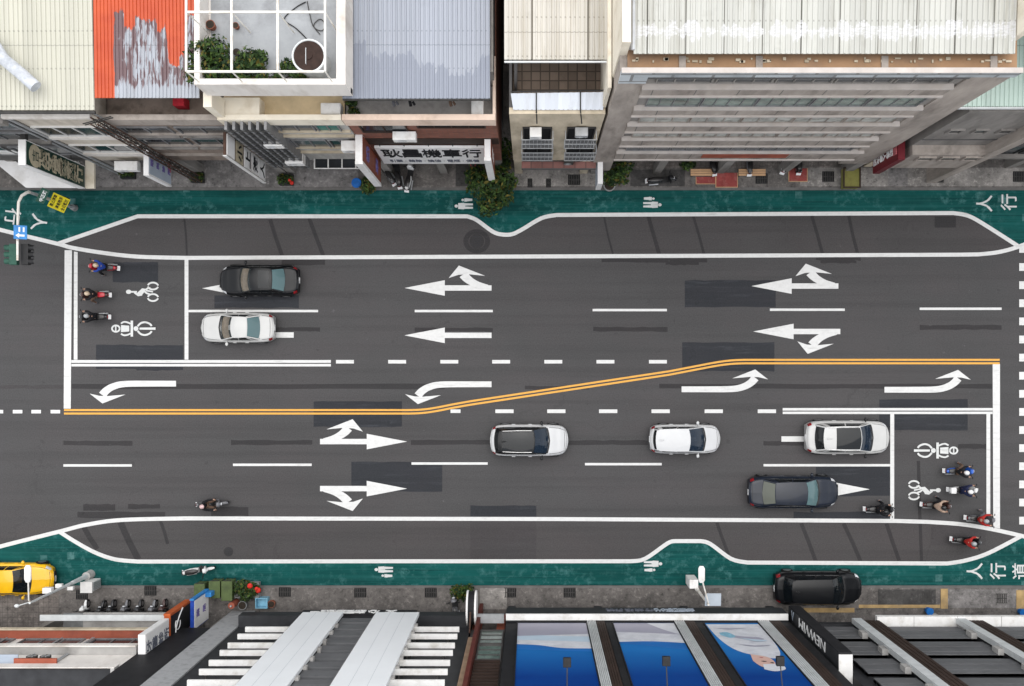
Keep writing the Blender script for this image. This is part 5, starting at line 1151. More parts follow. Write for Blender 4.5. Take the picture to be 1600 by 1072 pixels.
# clutter under the arcade, upper side
def grate(px, py, w, h, lab, z=.13):
    c = W(px, py, z); g_ = thing('drain_grate', lab, 'drain grate', (c.x, c.y, z), 0, 'drain grates in the pavement')
    mb = MB(); n = 6
    for i in range(n): x = -w / 2 + w * (i + .5) / n; mb.box(x - w / n * .25, x + w / n * .25, -h / 2, h / 2, .004, .016)
    mb.box(-w / 2, w / 2, -.02, .02, .005, .0155).box(-w / 2 - .03, w / 2 + .03, h / 2, h / 2 + .03, .003, .02).box(-w / 2 - .03, w / 2 + .03, -h / 2 - .03, -h / 2, .003, .02)
    mb.build('bars', 'steel_dark', g_, local=True); MB().box(-w / 2 - .04, w / 2 + .04, -h / 2 - .04, h / 2 + .04, 0, .0035).build('pit', 'dark_void', g_, local=True)
for x, y, lb in ((897, 281, 'drain grate before the narrow beige house'), (1190, 279, 'drain grate beside the pale bench'), (1294, 276, 'drain grate left of the yellow cart'), (1465, 277, 'drain grate before the grey mint roofed house'), (1592, 276, 'drain grate at the upper right picture edge'), (828, 286, 'narrow drain slot before the beige house, left one'), (857, 286, 'narrow drain slot before the beige house, right one')):
    grate(x, y, .62 if x not in (828, 857) else .2, .55 if x not in (828, 857) else .45, lb)
for x, y, lb in ((445, 925, 'drain grate beside the flowered planter'), (563, 926, 'drain grate before the white slatted shop, near its sign'), (673, 926, 'drain grate before the white slatted shop, near the round bush'), (797, 926, 'small drain grate on the pale concrete apron'), (890, 926, 'drain grate before the black poster building'), (1448, 933, 'drain grate right of the parked black SUV'), (1565, 935, 'drain grate in the yellow edged paving'), (235, 923, 'drain grate near the row of scooters'), (128, 929, 'drain grate below the lamp post cabinet')): grate(x, y, .62, .5, lb)
def planter(lab, px, py, seed, red=0, w=.5):
    c = W(px, py, .5); t = thing('planter_box', lab, 'planter', (c.x, c.y, .13), 0, 'planters on the pavement'); MB().box(-w, w, -.32, .32, 0, .36).build('trough', 'plastic_black', t, local=True, bevel=.02)
    leaves(260, [(-.2, 0, .45, .3), (.2, 0, .45, .3)], .09, seed).build('foliage', LEAF, t, local=True)
    if red: MB().ell((.42, -.25, .55), (.12, .12, .1)).ell((.3, -.1, .6), (.09, .09, .08)).build('flowers', 'flower_red', t, smooth=True, local=True)
planter('dark planter box left of the blue grey blade sign', 198, 270, 21, 0, .4); planter('dark planter box under the louvres', 307, 276, 22, 0, .35); planter('planter box with a red flower below the terrace house', 446, 280, 23, 1, .4)
c = W(557, 286, .5); t = thing('bucket', 'bright blue plastic bucket at the kerb', 'bucket', (c.x, c.y, .13)); MB().cyl(0, 0, 0, .42, .2, 18, .26).build('tub', 'plastic_blue', t, smooth=True, local=True); MB().tube([(.27 * math.cos(a), .27 * math.sin(a), .42) for a in [6.2832 * i / 18 for i in range(19)]], .02, 5).build('rim', 'plastic_blue', t, local=True); MB().cyl(0, 0, .2, .36, .22, 14).build('water', 'sign_blue', t, local=True)
plant('bush', 'yellowish potted bush beside the blue bucket', 577, 290, .13, [(0, 0, .8, .5), (.2, .2, 1.0, .35), (-.1, -.2, .7, .4)], 420, .12, 31, pot=.25)
plant('tree', 'round leafy street tree on the green path by the bump in the white line', 770, 305, .01, [(-.6, .2, 2.6, .85), (.5, .5, 2.7, .85), (0, -.5, 2.5, .9), (.6, -.4, 2.3, .7), (-.9, .8, 2.2, .7), (.1, .2, 3.1, .8), (-.2, -1.0, 2.0, .6), (.9, .4, 2.0, .6)], 2200, .14, 33, stem=.07)
plant('bush', 'dark bush in the alley mouth behind the street tree', 788, 247, .13, [(0, 0, 1.0, .5), (.1, .5, 1.3, .5), (0, -.5, .9, .45)], 500, .12, 34)
plant('bush', 'bright green bush beside the slim white light box', 962, 270, .13, [(0, 0, .9, .6), (.5, .3, 1.0, .5), (-.3, -.4, .8, .5), (.3, -.3, .7, .5)], 800, .13, 35); plant('bush', 'small green plant under the tall block by the dark strip', 1072, 257, .13, [(0, 0, .5, .4), (.3, 0, .4, .3)], 250, .1, 36)
c = W(952, 290, .4); t = thing('planter_box', 'concrete planter pot at the foot of the bright green bush', 'planter', (c.x, c.y, .13)); MB().cyl(0, 0, 0, .4, .3, 16, .36).build('pot', 'concrete', t, smooth=True, local=True); MB().cyl(0, 0, .36, .41, .29, 16).build('soil', 'soil', t, local=True)
o = MB().tube([W(950, 262, .2), W(956, 232, 2.2)], .05, 6).build('pole', 'sign_pink'); o.name = 'leaning_pole'; tag(o, 'thin red pole leaning beside the tall block', 'pole')
def mat_(px0, px1, py0, py1, lab, z0=.13, z1=.16, m='mat_red'):
    a, c2 = W(px0, py1, z1), W(px1, py0, z1); t = thing('loading_ramp', lab, 'ramp', ((a.x + c2.x) / 2, (a.y + c2.y) / 2, z0), 0, 'red ramps on the pavement')
    MB().box(a.x, c2.x, a.y, c2.y, z0, z1).build('plate', m, t, bevel=.008); e = MB(); e.box(a.x - .03, a.x - .001, a.y, c2.y, z0, z1 + .015).box(c2.x + .001, c2.x + .03, a.y, c2.y, z0, z1 + .015).box(a.x - .03, c2.x + .03, a.y - .03, a.y - .001, z0, z1 + .015); e.build('edge', 'wood_pale', t)
mat_(1119, 1152, 270, 292, 'large dark red ramp plate reaching over the kerb', .13, .19); mat_(1088, 1117.5, 276, 287, 'small dark red plate under the left pale bench', .13, .155); mat_(1233, 1261, 263, 283, 'worn pinkish red ramp plate with a bright rim', .13, .19)
for px0, px1, lb in ((1079, 1118, 'pale wooden bench left of the large red ramp'), (1154, 1196, 'pale wooden bench right of the large red ramp')):
    a, c2 = W(px0, 275, .5), W(px1, 264, .5); t = thing('bench', lb, 'bench', ((a.x + c2.x) / 2, (a.y + c2.y) / 2, .13), 0, 'benches under the arcade'); mb = MB()
    for k in range(3): mb.box(a.x, c2.x, lerp(a.y, c2.y, k / 3) + .01, lerp(a.y, c2.y, (k + 1) / 3) - .01, .50, .54)
    mb.build('seat', 'wood_pale', t)
    for x in (a.x + .1, c2.x - .1):
        for y in (a.y + .06, c2.y - .06): MB().box(x - .03, x + .03, y - .03, y + .03, .13, .499).build('leg', 'steel_dark', t)
a, c2 = W(1318, 293, .8), W(1343, 263, .8); t = thing('food_cart', 'olive yellow box cart standing on the kerb', 'cart', ((a.x + c2.x) / 2, (a.y + c2.y) / 2, .13))
MB().box(a.x, c2.x, a.y, c2.y, .35, .85).build('box_body', 'cart_yellow', t, bevel=.03); mb = MB()
mb.box(a.x - .04, c2.x + .04, a.y - .04, a.y + .03, .86, .93).box(a.x - .04, c2.x + .04, c2.y - .03, c2.y + .04, .86, .93).box(a.x - .04, a.x + .03, a.y + .031, c2.y - .031, .86, .93).box(c2.x - .03, c2.x + .04, a.y + .031, c2.y - .031, .86, .93); mb.build('rim', 'louver_brown', t)
for x in (a.x + .12, c2.x - .12):
    for y in (a.y + .12, c2.y - .12): MB().tube([(x - .03, y, .25), (x + .03, y, .25)], .12, 14).build('wheel', 'rubber', t, smooth=True)
# ------------------------------------------------------------------ lower row (facades face north, d = +1)
YB = -14.02
def zb(py, Y=YB): return zy(py, Y)
# --- white house with the brick red ledge
Y1 = -14.45; X0, X1 = -42, -17.3; XL = -19.75
b = building('white house with brick red ledge and grey canopies at the lower left', -25, Y1)
MB().box(X0, XL, Y1, -50, 3.3, 10.0).build('wall', 'wall_white', b); MB().box(XL + .001, X1, Y1, -50, 3.3, 13.5).build('wall', 'wall_charcoal', b); shop_base(b, X0, X1, Y1, 1, 'wall_grey', 3.3, cols=6)
def led2(nm, x0, x1, y0, y1, z, mat, th):
    return MB().box(x0, x1, y0, y1, z - th, z).build(nm, mat, b)
led2('canopy', -24.7, -19.6, -13.62, Y1 + .003, 3.2, 'concrete_pale', .2); led2('canopy_lip', -26.9, -19.6, -13.95, -13.63, 3.55, 'steel_pale', .1); led2('canopy', -25.9, -24.72, -13.7, Y1 + .003, 3.0, 'concrete', .15)
led2('ledge', X0, XL, -13.98, Y1 + .004, 5.2, 'brickred', .2); led2('ledge_trim', X0, XL, -13.979, -13.90, 5.26, 'wall_beige', .3)
led2('ledge', X0, XL, -14.02, Y1 + .005, 7.93, 'concrete_pale', .22); led2('ledge_curb', X0, XL, -14.019, -13.95, 8.02, 'wall_white', .4)
led2('parapet', X0, XL, -14.28, Y1 + .14, 10.35, 'wall_white', .6); led2('parapet', XL - .18, XL - .001, Y1 + .14, -30, 10.36, 'concrete_pale', .5)
MB().box(X0, XL - .181, Y1 + .0, -49, 10.001, 10.08).build('roof_deck', 'wall_charcoal', b)
for k in range(6):
    x = -41.5 + k * 3.7; window(b, x, x + 3.2, 3.75, 4.85, Y1, 1, 'glass_dark', 'frame_grey', 3); window(b, x, x + 3.2, 5.35, 7.2, Y1, 1, ('glass_grey', 'glass_dark')[k % 2], 'frame_grey', 3)
led2('sheet_awning', -31, -24.9, -14.0, Y1 + .006, 9.3, 'sign_bluegrey', .06); led2('red_awning', -24.85, -22.8, -14.05, Y1 + .007, 9.75, 'brickred', .1)
for i, (x, lb) in enumerate(((50, 'dark round exhaust fan on the white house, left one'), (71, 'dark round exhaust fan on the white house, right one'))):
    c = TY(x, 1032, Y1 + .2); o = thing('exhaust_fan', lb, 'fan', (c.x, Y1 + .02, c.z), 0, 'exhaust fans'); MB().tube([(0, 0, 0), (0, .4, 0)], .26, 18).build('duct', 'steel_dark', o, local=True, smooth=True); q = MB(); [q.cbox((0, .41, 0), (.46, .01, .06), Matrix.Rotation(R(a), 3, 'Y')) for a in (0, 60, 120)]; q.build('blades', 'steel_grey', o, local=True)
rq = random.Random(12)
for k in range(5): x = rq.uniform(-29, -20.2); MB().tube([(x, Y1 + .06, 3.4), (x, Y1 + .06, 9.7)], .04, 6).build('drain_pipe', 'steel_grey', b)
MB().box(XL + .02, -17.6, Y1 + .003, Y1 + .06, 3.3, 13.4).build('dark_cladding', 'wall_black', b)
MB().box(-17.5, -16.12, -14.3, -50, .12, 14.8).build('party_wall', 'concrete_stain', b)
mb = MB(); rq = random.Random(8)
for k in range(9): z = 1.5 + k * 1.5; mb.box(-16.119, -16.102, -14.35, -15.0, z, z + .08)
mb.build('wall_ribs', 'concrete', b)
# signs along the party wall
def blb(lab, px, py0, py1, z0, z1, th, face, edge, txt, ink, size, X=None):
    xr = X if X is not None else xz(px, z1); ya, yb_ = yz(py1, z1), yz(py0, z1)
    s = blade('shop_sign', lab, xr - th, xr, ya, yb_, z0, z1, face, edge, 1, wall_d=-1)
    for i, ch in enumerate(txt): text_mesh('letter', ch, ink, (xr + .03, lerp(yb_, ya, .5) , lerp(z1, z0, (i + .5) / len(txt))), (0, 1, 0), (0, 0, 1), size, s, .01, None, .015)
    return s, xr, ya, yb_
s, xr, ya, yb_ = blb('white blade sign with black characters above the scooter row', 227, 992, 1035, 5.0, 8.0, .36, 'sign_white', 'sign_white', '牙醫診所', 'ink_grey', .62)
s, xr2, ya, yb_ = blb('black blade sign with an orange edge and white curve', 262, 962, 1003, 1.9, 4.85, .34, 'wall_black', 'sign_orange', '', 'ink_white', .7, X=xr + .02)
MB().tube([(xr2 + .03, lerp(ya, yb_, t), lerp(4.2, 3.2, t) + .35 * math.sin(t * 3.1)) for t in [i / 8 for i in range(9)]], .04, 6).build('curve_mark', 'ink_white', s, smooth=True)
MB().tube([(xr2 + .03, lerp(ya, yb_, .5) + .3 * math.cos(a), 3.9 + .35 * math.sin(a)) for a in [R(40 + 28 * i) for i in range(10)]], .03, 6).build('ring_mark', 'ink_white', s, smooth=True)
MB().box(xr2 - .35, xr2 + .022, yb_ + .001, yb_ + .1, 1.8, 4.9).build('trim', 'sign_orange', s)
zA, zB_ = 1.0, 3.3
xr3 = xz(303, zB_); s = blade('shop_sign', 'blue framed white panel sign at the end of the grey party wall', xr3 - .2, xr3, yz(985, zB_), yz(938, zB_), zA, zB_, 'sign_white', 'sign_blue', 1, wall_d=-1)
for i, ch in enumerate('藥局'): text_mesh('letter', ch, 'ink_purple', (xr3 + .03, (yz(985, zB_) + yz(938, zB_)) / 2, 2.75 - i * 1.0), (0, 1, 0), (0, 0, 1), .45, s, .01)
MB().box(xr3 + .001, xr3 + .35, yz(938, zB_) - .25, yz(938, zB_), .4, 1.6).build('blue_end', 'sign_skyblue', s); MB().box(xr3 - .2, xr3 + .03, yz(938, zB_) + .001, yz(938, zB_) + .08, zA, zB_ + .1).build('trim', 'sign_skyblue', s)

# --- shop with white slats
X0, X1 = -16.1, -3.35
b = building('dark shop front with white horizontal slats and two wide white fins', -10, YB)
MB().box(X0, X1, YB - .35, -50, 3.3, 17).build('wall', 'wall_charcoal', b); shop_base(b, X0, X1, YB - .35, 1, 'wall_charcoal', 3.3, cols=4)
MB().box(X0, X1, YB - .349, -13.72, 2.55, 3.35).build('fascia', 'wall_charcoal', b); MB().box(X0 + 3.4, X1 - 3.0, -13.719, -13.60, 2.62, 3.4).build('sign_board', 'wall_black', b)
zs_ = [zy(y, -13.60) for y in (980, 991, 1005, 1016.5, 1032, 1046, 1063)]; zs_ += [zs_[-1] + 1.35 * (i + 1) for i in range(2)]
xw0, xw1 = -14.9, -3.75
for i, z in enumerate(zs_):
    for xa_, xb_ in ((xw0, -12.3), (-6.25, xw1)):
        MB().box(xa_, xb_, -13.86, -13.60, z - .12, z).build('slat', 'white_box', b)
        for x in (xa_ + .3, xb_ - .5): MB().box(x - .03, x + .03, YB - .349, -13.861, z - .1, z - .03).build('slat_arm', 'steel_dark', b)
for xa_, xb_ in ((-12.45, -10.25), (-8.45, -6.1)):
    MB().box(xa_, xb_, -13.598, -13.42, 3.75, 16.2).build('fin', 'white_panel', b)
    for z in zs_: MB().box(xb_ + .001, xb_ + .16, -13.75, -13.5, z - .35, z - .05).build('fin_bracket', 'concrete_pale', b)
    MB().box(xa_ - .03, xa_ - .001, -13.6, -13.44, 3.8, 16).build('fin_edge', 'concrete_pale', b)
    pn = MB(); [pn.box(lerp(xa_, xb_, k / 3) - .006, lerp(xa_, xb_, k / 3) + .006, -13.4195, -13.417, 3.8, 16.1) for k in (1, 2)]; pn.build('fin_joints', 'panel_solar', b)
gp = MB()
for k in range(9): z = 4.1 + k * 1.22; gp.box(-10.24, -8.46, -13.95, -13.65, z, z + .8)
gp.build('grey_panels', 'louver_grey', b)
for i, (px_, ch) in enumerate(((500, '館'), (525, '活'), (547, '生'), (573, '品'), (600, '文'))): pass
for ch, px_, w_ in (('文', 605, .55), ('心', 577, .5), ('家', 556, .5), ('居', 541, .4), ('生', 527, .4), ('活', 513, .45), ('館', 500, .45), ('一', 483, .5)):
    c = TY(px_, 966, -13.59); text_mesh('letter', ch, 'ink_white', (c.x, -13.585, 3.02), (-1, 0, 0), (0, 0, 1), .62 if ch != '一' else .09, b, .02, None if ch != '一' else .5, .025)
rs = thing('round_sign', 'round white hanging sign with black centre at the slatted shop corner', 'shop sign', (-3.5, -13.3, 3), 0, 'blade signs sticking out over the pavement')
c = TY(731, 965, -13.5)
for k, x in enumerate((-3.55, -3.1)):
    MB().tube([(x, -13.35, 3.1), (x + .1, -13.35, 3.1)], .95, 28).build('disc', 'sign_white', rs, smooth=False)
MB().tube([(-3.449, -13.35, 3.1), (-3.101, -13.35, 3.1)], .9, 28).build('core', 'wall_black', rs); MB().tube([(-3.3, -13.35, 4.0), (-3.3, -14.2, 4.6), (-3.3, -14.3, 4.6)], .05, 6).build('bracket', 'rust', rs)
# --- narrow glazed gap house
b = building('narrow house with greenish glass and a dark red post', -2.2, YB)
MB().box(-3.3, -1.45, YB - .5, -50, 3.2, 16.6).build('wall', 'wall_darkgrey', b); shop_base(b, -3.3, -1.45, YB - .5, 1, 'brickred', 3.2)
for k in range(4): window(b, -2.75, -1.5, 3.6 + k * 2.6, 6.0 + k * 2.6, YB - .5, 1, 'glass_green' if k < 2 else 'glass_dark', 'wall_darkgrey', 1, 3)
MB().box(-3.0, -2.8, YB - .49, YB + .15, .12, 15.5).build('post', 'post_red', b); MB().box(-3.28, -3.02, YB - .49, YB - .1, 6.0, 15).build('timber_post', 'timber_dull', b)
q = MB(); [q.box(-2.75, -1.5, YB - .38, YB - .2, z, z + .12) for z in [9.4 + .45 * k for k in range(12)]]; q.build('slats', 'louver_brown', b)
MB().box(-3.0, -1.5, YB - .2, YB + .3, 2.9, 3.05).build('canopy', 'steel_grey', b)
# --- black building with posters
X0, X1 = -1.38, 14.15
b = building('black building with three tall blue posters and a white topped canopy', 6, YB)
MB().box(X0, X1, YB, -50, 3.3, 17).build('wall', 'wall_black', b); shop_base(b, X0, X1, YB, 1, 'wall_charcoal', 3.29, cols=4, shutter='glass_dark')
MB().box(X0 - .0, X1 - .1, -13.55, YB + .001, 2.3, 3.5).build('canopy', 'wall_charcoal', b); MB().box(X0, X1 - .1, -13.56, YB + .12, 3.501, 3.62).build('canopy_cap', 'white_box', b)
for ch, px_, s_, z_ in (('視', 955, .5, 2.85), ('界', 968, .5, 2.85), ('眼', 984, .5, 2.85), ('鏡', 1000, .5, 2.85), ('行', 1016, .5, 2.85), ('光', 1032, .6, 2.85), ('學', 1048, .62, 2.85), ('配', 1062, .62, 2.85), ('鏡', 1078, .62, 2.85)):
    c = TY(px_, 955, -13.5); text_mesh('letter', ch, 'ink_grey' if px_ < 1025 else 'sign_bluegrey', (c.x, -13.54, z_), (-1, 0, 0), (0, 0, 1), s_, b, .02, None, .02)
def poster(x0, x1, art, lab, k_=1.6):
    p = thing('poster', lab, 'poster', ((x0 + x1) / 2, YB + .05, 3.95), 0, 'tall posters on the black building')
    MB().box(x0, x1, YB + .003, YB + .05, 3.9, 15.5).build('sheet', 'poster_blue', p)
    L = 0
    for m_, pts in art:
        L += 1; pts = [(u, v * k_) for u, v in pts]; y = YB + .05 + .003 * L; MB().face([(lerp(x0, x1, u), y, lerp(3.95, 15.4, v)) for u, v in pts]).build('printed_shape', m_, p)
    fr2 = MB(); fr2.box(x0 - .05, x0 - .001, YB + .003, YB + .1, 3.85, 15.5).box(x1 + .001, x1 + .05, YB + .003, YB + .1, 3.85, 15.5).box(x0, x1, YB + .003, YB + .1, 3.8, 3.899); fr2.build('frame', 'wall_black', p)
def wv(pts): return smooth(pts, 4)
poster(-.72, 2.98, [('poster_mid', [(0, 0), (1, 0)] + wv([(1, .27), (.5, .262), (0, .25)])), ('poster_white', [(0, 0), (1, 0)] + wv([(1, .245), (.6, .24), (.3, .215), (0, .205)])), ('poster_pale', [(0, .10)] + wv([(0, .10), (.4, .125), (1, .135)]) + wv([(1, .185), (.5, .175), (0, .165)])), ('poster_grey', [(0, 0), (1, 0)] + wv([(1, .11), (.5, .12), (0, .13)]))], 'blue poster with pale waves, nearest the green glass house')
poster(4.45, 7.75, [('poster_mid', [(0, 0), (1, 0)] + wv([(1, .26), (.5, .225), (0, .20)])), ('poster_white', [(0, 0), (1, 0)] + wv([(1, .195), (.5, .18), (0, .185)])), ('poster_grey', [(0, 0), (.55, 0)] + wv([(.55, 0), (.75, .06), (.95, .105), (1, .11)]) + wv([(1, .115), (.5, .10), (0, .09)]))], 'middle blue poster with a grey white swoosh')
poster(9.4, 12.3, [('poster_white', wv([(.02, .01), (.05, .1), (.12, .18), (.25, .24), (.5, .28), (.8, .30), (.95, .25), (1, .15), (1, .01)])), ('poster_grey', wv([(.25, .10), (.5, .12), (.8, .13), (.85, .15), (.5, .145), (.25, .12)])), ('poster_teal', wv([(.15, .09), (.3, .085), (.4, .12), (.28, .135), (.15, .11)])), ('poster_skin', wv([(.42, .27), (.66, .29), (.72, .33), (.62, .37), (.45, .36), (.38, .32)])), ('poster_white', wv([(.50, .345), (.78, .345), (.80, .38), (.6, .395), (.46, .38)])), ('interior_dark', wv([(.50, .322), (.55, .328), (.60, .324), (.55, .320)])), ('interior_dark', wv([(.63, .335), (.67, .34), (.70, .335), (.67, .331)])), ('sign_pink', wv([(.52, .295), (.56, .30), (.59, .297), (.55, .292)])), ('poster_grey', wv([(.1, .05), (.4, .06), (.7, .05), (.4, .052)])), ('poster_grey', wv([(.3, .19), (.6, .21), (.9, .2), (.6, .203)])), ('poster_pale', wv([(.45, .14), (.7, .17), (.9, .16), (.65, .15)]))], 'right blue poster with a pale figure lying in white cloth', 1.75)
for x0, x1, lb in ((2.98 + .06, 4.39, ''), (7.81, 9.34, ''), (12.36, 14.1, '')):
    w_ = x1 - x0; mb = MB(); n = 6
    for k in range(n): a = x0 + w_ * .36 * k / n; mb.box(a + .006, a + w_ * .36 / n * .62, YB + .002, YB + .14, 3.7, 16)
    mb.box(x0, x0 + w_ * .36, YB + .002, YB + .06, 3.7, 16); mb.build('silver_strip', 'steel_pale', b)
    mb = MB(); [mb.box(x0 + w_ * .38 + w_ * .34 * k / 4, x0 + w_ * .38 + w_ * .34 * (k + .85) / 4, YB + .002, YB + .10, 3.7, 16) for k in range(4)]; mb.build('brown_boards', 'louver_brown', b)
    MB().box(x0 + w_ * .74, x1, YB + .002, YB + .05, 3.7, 16).build('black_strip', 'wall_black', b)
for x, y, lb in ((886, 1035, 'black spotlight over the poster with pale waves'), (1041, 1033, 'black spotlight over the middle poster'), (1219, 1033, 'black spotlight over the poster with the figure')):
    z = 14.6; c = W(x, y, z); l = thing('spotlight', lb, 'lamp', (c.x, c.y, z), 0, 'spotlights over the posters')
    MB().box(-.17, .17, -.2, .2, -.1, .1).build('housing', 'plastic_black', l, local=True, bevel=.02); MB().tube([(0, -.2, .05), (-.02, YB - c.y + .02, .6)], .025, 6).build('arm', 'steel_dark', l, local=True)
    MB().box(-.15, .15, -.18, .18, -.12, -.101).build('lens', 'lamp_clear', l, local=True)
# tall black blade sign: writing runs up it
xs0 = 14.35; s = blade('shop_sign', 'tall black blade sign with white capitals, its top capped white', xs0, xs0 + .62, -14.9, -13.35, 2.6, 11.0, 'wall_charcoal', 'wall_black', -1, wall_d=-1)
text_mesh('letters', 'NEWVIM', 'ink_white', (xs0 - .03, -13.71, 6.9), (0, 0, -1), (0, -1, 0), .50, s, .012, 4.4, -.004)
text_mesh('emblem', 'V', 'sign_bluegrey', (xs0 - .03, -13.7, 3.5), (0, 0, 1), (0, 1, 0), .5, s, .012)
MB().box(xs0 - .01, xs0 + .63, -14.95, -13.45, 11.001, 11.06).build('cap', 'white_box', s)
# --- grey louvred building
Y5 = -14.45; X0, X1 = 15.0, 40
b = building('grey louvred building with silver fins at the lower right', 24, Y5)
MB().box(X0, X1, Y5, -50, 3.3, 17).build('wall', 'wall_charcoal', b); shop_base(b, X0, X1, Y5, 1, 'wall_palegrey', 3.29, cols=4)
for k in range(5):
    z = 3.75 + k * 2.75
    for x0, x1 in ((15.6, 17.55), (19.2, 23.25), (24.9, 28.85), (30.6, 40)):
        mb = MB(); n = 5
        for j in range(n): mb.box(x0, x1, Y5 + .05, Y5 + .24 + .02 * (j % 2), z + j * .42, z + j * .42 + .40)
        mb.box(x0, x1, Y5 + .04, Y5 + .2, z, z + 2.08); mb.build('louver', 'louver_grey', b)
for x in (17.6, 23.3, 28.9):
    mb = MB(); mb.box(x, x + .5, Y5 + .33, Y5 + .62, 3.4, 16.4); mb.build('silver_fin', 'steel_pale', b)
    for k in range(5): MB().box(x - .3, x - .001, Y5 + .2, Y5 + .5, 3.75 + k * 2.75 + 1.5, 3.75 + k * 2.75 + 2.1).build('fin_bracket', 'concrete_pale', b)
    q = MB(); [q.box(x + .65 + .22 * k, x + .83 + .22 * k, Y5 + .33, Y5 + .5, 3.4, 16.4) for k in range(4)]; q.build('brown_boards', 'louver_brown', b)
MB().box(19.0, X1, -13.75, Y5 + .002, 3.1, 3.42).build('canopy', 'white_box', b); q = MB(); [q.box(x, x + .02, -13.74, Y5 + .01, 3.4205, 3.424) for x in (21, 23.4, 25.8)]; q.build('canopy_joints', 'wall_grey', b)
MB().box(X0, 19.0, -14.2, Y5 + .002, 2.9, 3.3).build('canopy', 'wall_charcoal', b)
# kerb trims in yellow at the lower right pavement
def ytrim(px0, px1, py0, py1, lab):
    a, c2 = W(px0, py1, .14), W(px1, py0, .14); struct('yellow_kerb', MB().box(a.x, c2.x, a.y, c2.y, .12, .15), 'kerb_yellow', lab)
ytrim(1342, 1469, 945, 950, 'ochre kerb band on the pavement'); ytrim(1256, 1335, 950, 957, 'ochre kerb band on the pavement'); ytrim(1470, 1481, 920, 951, 'ochre kerb band on the pavement'); ytrim(1588, 1600, 922, 951, 'ochre kerb band on the pavement')
for x, y, lb in ((1452, 955, 'blue plastic bucket at the lower right shop front'), (1598, 957, 'blue plastic bucket at the right picture edge')):
    c = W(x, y, .4); t = thing('bucket', lb, 'bucket', (c.x, c.y, .13), 0, 'blue buckets at the lower right'); MB().cyl(0, 0, 0, .38, .17, 16, .22).build('tub', 'poster_mid', t, smooth=True, local=True); MB().cyl(0, 0, .2, .33, .19, 14).build('water', 'sign_blue', t, local=True)
# ------------------------------------------------------------------ street furniture
def lamp_post(lab, px, py, arm1, zt_, pm='steel_pale'):
    c = W(px, py, 0); t = thing('street_lamp', lab, 'street lamp', (c.x, c.y, 0), 0, 'street lamps')
    MB().cyl(c.x, c.y, 0.0, .5, .26, 16, .22).cyl(c.x, c.y, .5, .58, .24, 16).build('base', 'concrete_pale', t, smooth=True)
    MB().tube([(c.x, c.y, .5), (c.x, c.y, 2.2)], .14, 12, .11).tube([(c.x, c.y, 2.2), (c.x, c.y, zt_)], .09, 12, .055).build('post', pm, t, smooth=True)
    a = W(*arm1, zt_ + .35); MB().tube([(c.x, c.y, zt_ - .1), (lerp(c.x, a.x, .1), lerp(c.y, a.y, .1), zt_ + .1), (a.x, a.y - .2, zt_ + .35)], .04, 8).build('arm', 'steel_white', t, smooth=True)
    hd = MB().loft([(-.45, 0, 0, .1, .05), (-.3, 0, .02, .17, .08), (.3, 0, .02, .17, .07), (.42, 0, .0, .1, .04)], 12, 4)
    for i, v in enumerate(hd.v): hd.v[i] = Vector((a.x + v.y, a.y + v.x, zt_ + .36 + v.z))
    hl = hd.build('lamp_head', 'white_box', t, smooth=True); MB().box(a.x - .12, a.x + .12, a.y - .25, a.y + .25, zt_ + .26, zt_ + .285).build('lens', 'lamp_clear', hl)
    return t, c
t, c = lamp_post('pale street lamp on a thick concrete foot beside the yellow car', 142, 897, (44, 896), 6.6)
for k, (z, dx, dy, s) in enumerate(((2.6, .12, -.2, .2), (3.3, -.16, .1, .22), (4.4, -.2, .12, .3))): MB().cbox((c.x + dx, c.y + dy, z), (s * 1.6, s, s)).build('equipment_box', 'white_box', t, bevel=.02)
MB().tube([(c.x, c.y, 6.2), (c.x - .5, c.y - .1, 6.7)], .03, 6).ell((c.x - .6, c.y - .12, 6.7), (.13, .1, .1)).build('camera', 'steel_pale', t, smooth=True)
c2 = W(138, 917, 1.0)
q = thing('electric_cabinet', 'white ribbed electric cabinet at the foot of the pale street lamp', 'cabinet', (c2.x, c2.y, .12)); MB().box(-.3, .3, -.25, .3, 0, 1.1).build('cabinet_body', 'white_box', q, local=True, bevel=.02); mb = MB(); [mb.box(.302, .36, -.2 + .1 * k, -.14 + .1 * k, .1, 1.0) for k in range(5)]; mb.build('fins', 'steel_grey', q, local=True); MB().box(-.34, .34, -.29, .34, 1.101, 1.14).build('lid', 'frame_white', q, local=True)
t, c = lamp_post('white street lamp with twin arms and a pale panel by the poster building', 1079, 907, (1096, 897), 5.5, 'steel_white')
MB().cbox((c.x - .18, c.y + .28, 1.5), (.5, .5, 1.3)).build('equipment_box', 'white_box', t, bevel=.03); MB().cbox((c.x - .0, c.y + .1, .9), (.25, .2, 1.0)).build('blue_case', 'sign_blue', t)
a = W(1114, 937, 5.3); MB().cbox((a.x, a.y, 5.3), (.85, .68, .06), Matrix.Rotation(R(6), 3, 'X')).build('panel', 'panel_solar', t, bevel=.01); MB().tube([(c.x, c.y, 4.9), (a.x - .3, a.y, 5.25)], .03, 6).build('panel_arm', 'steel_pale', t)
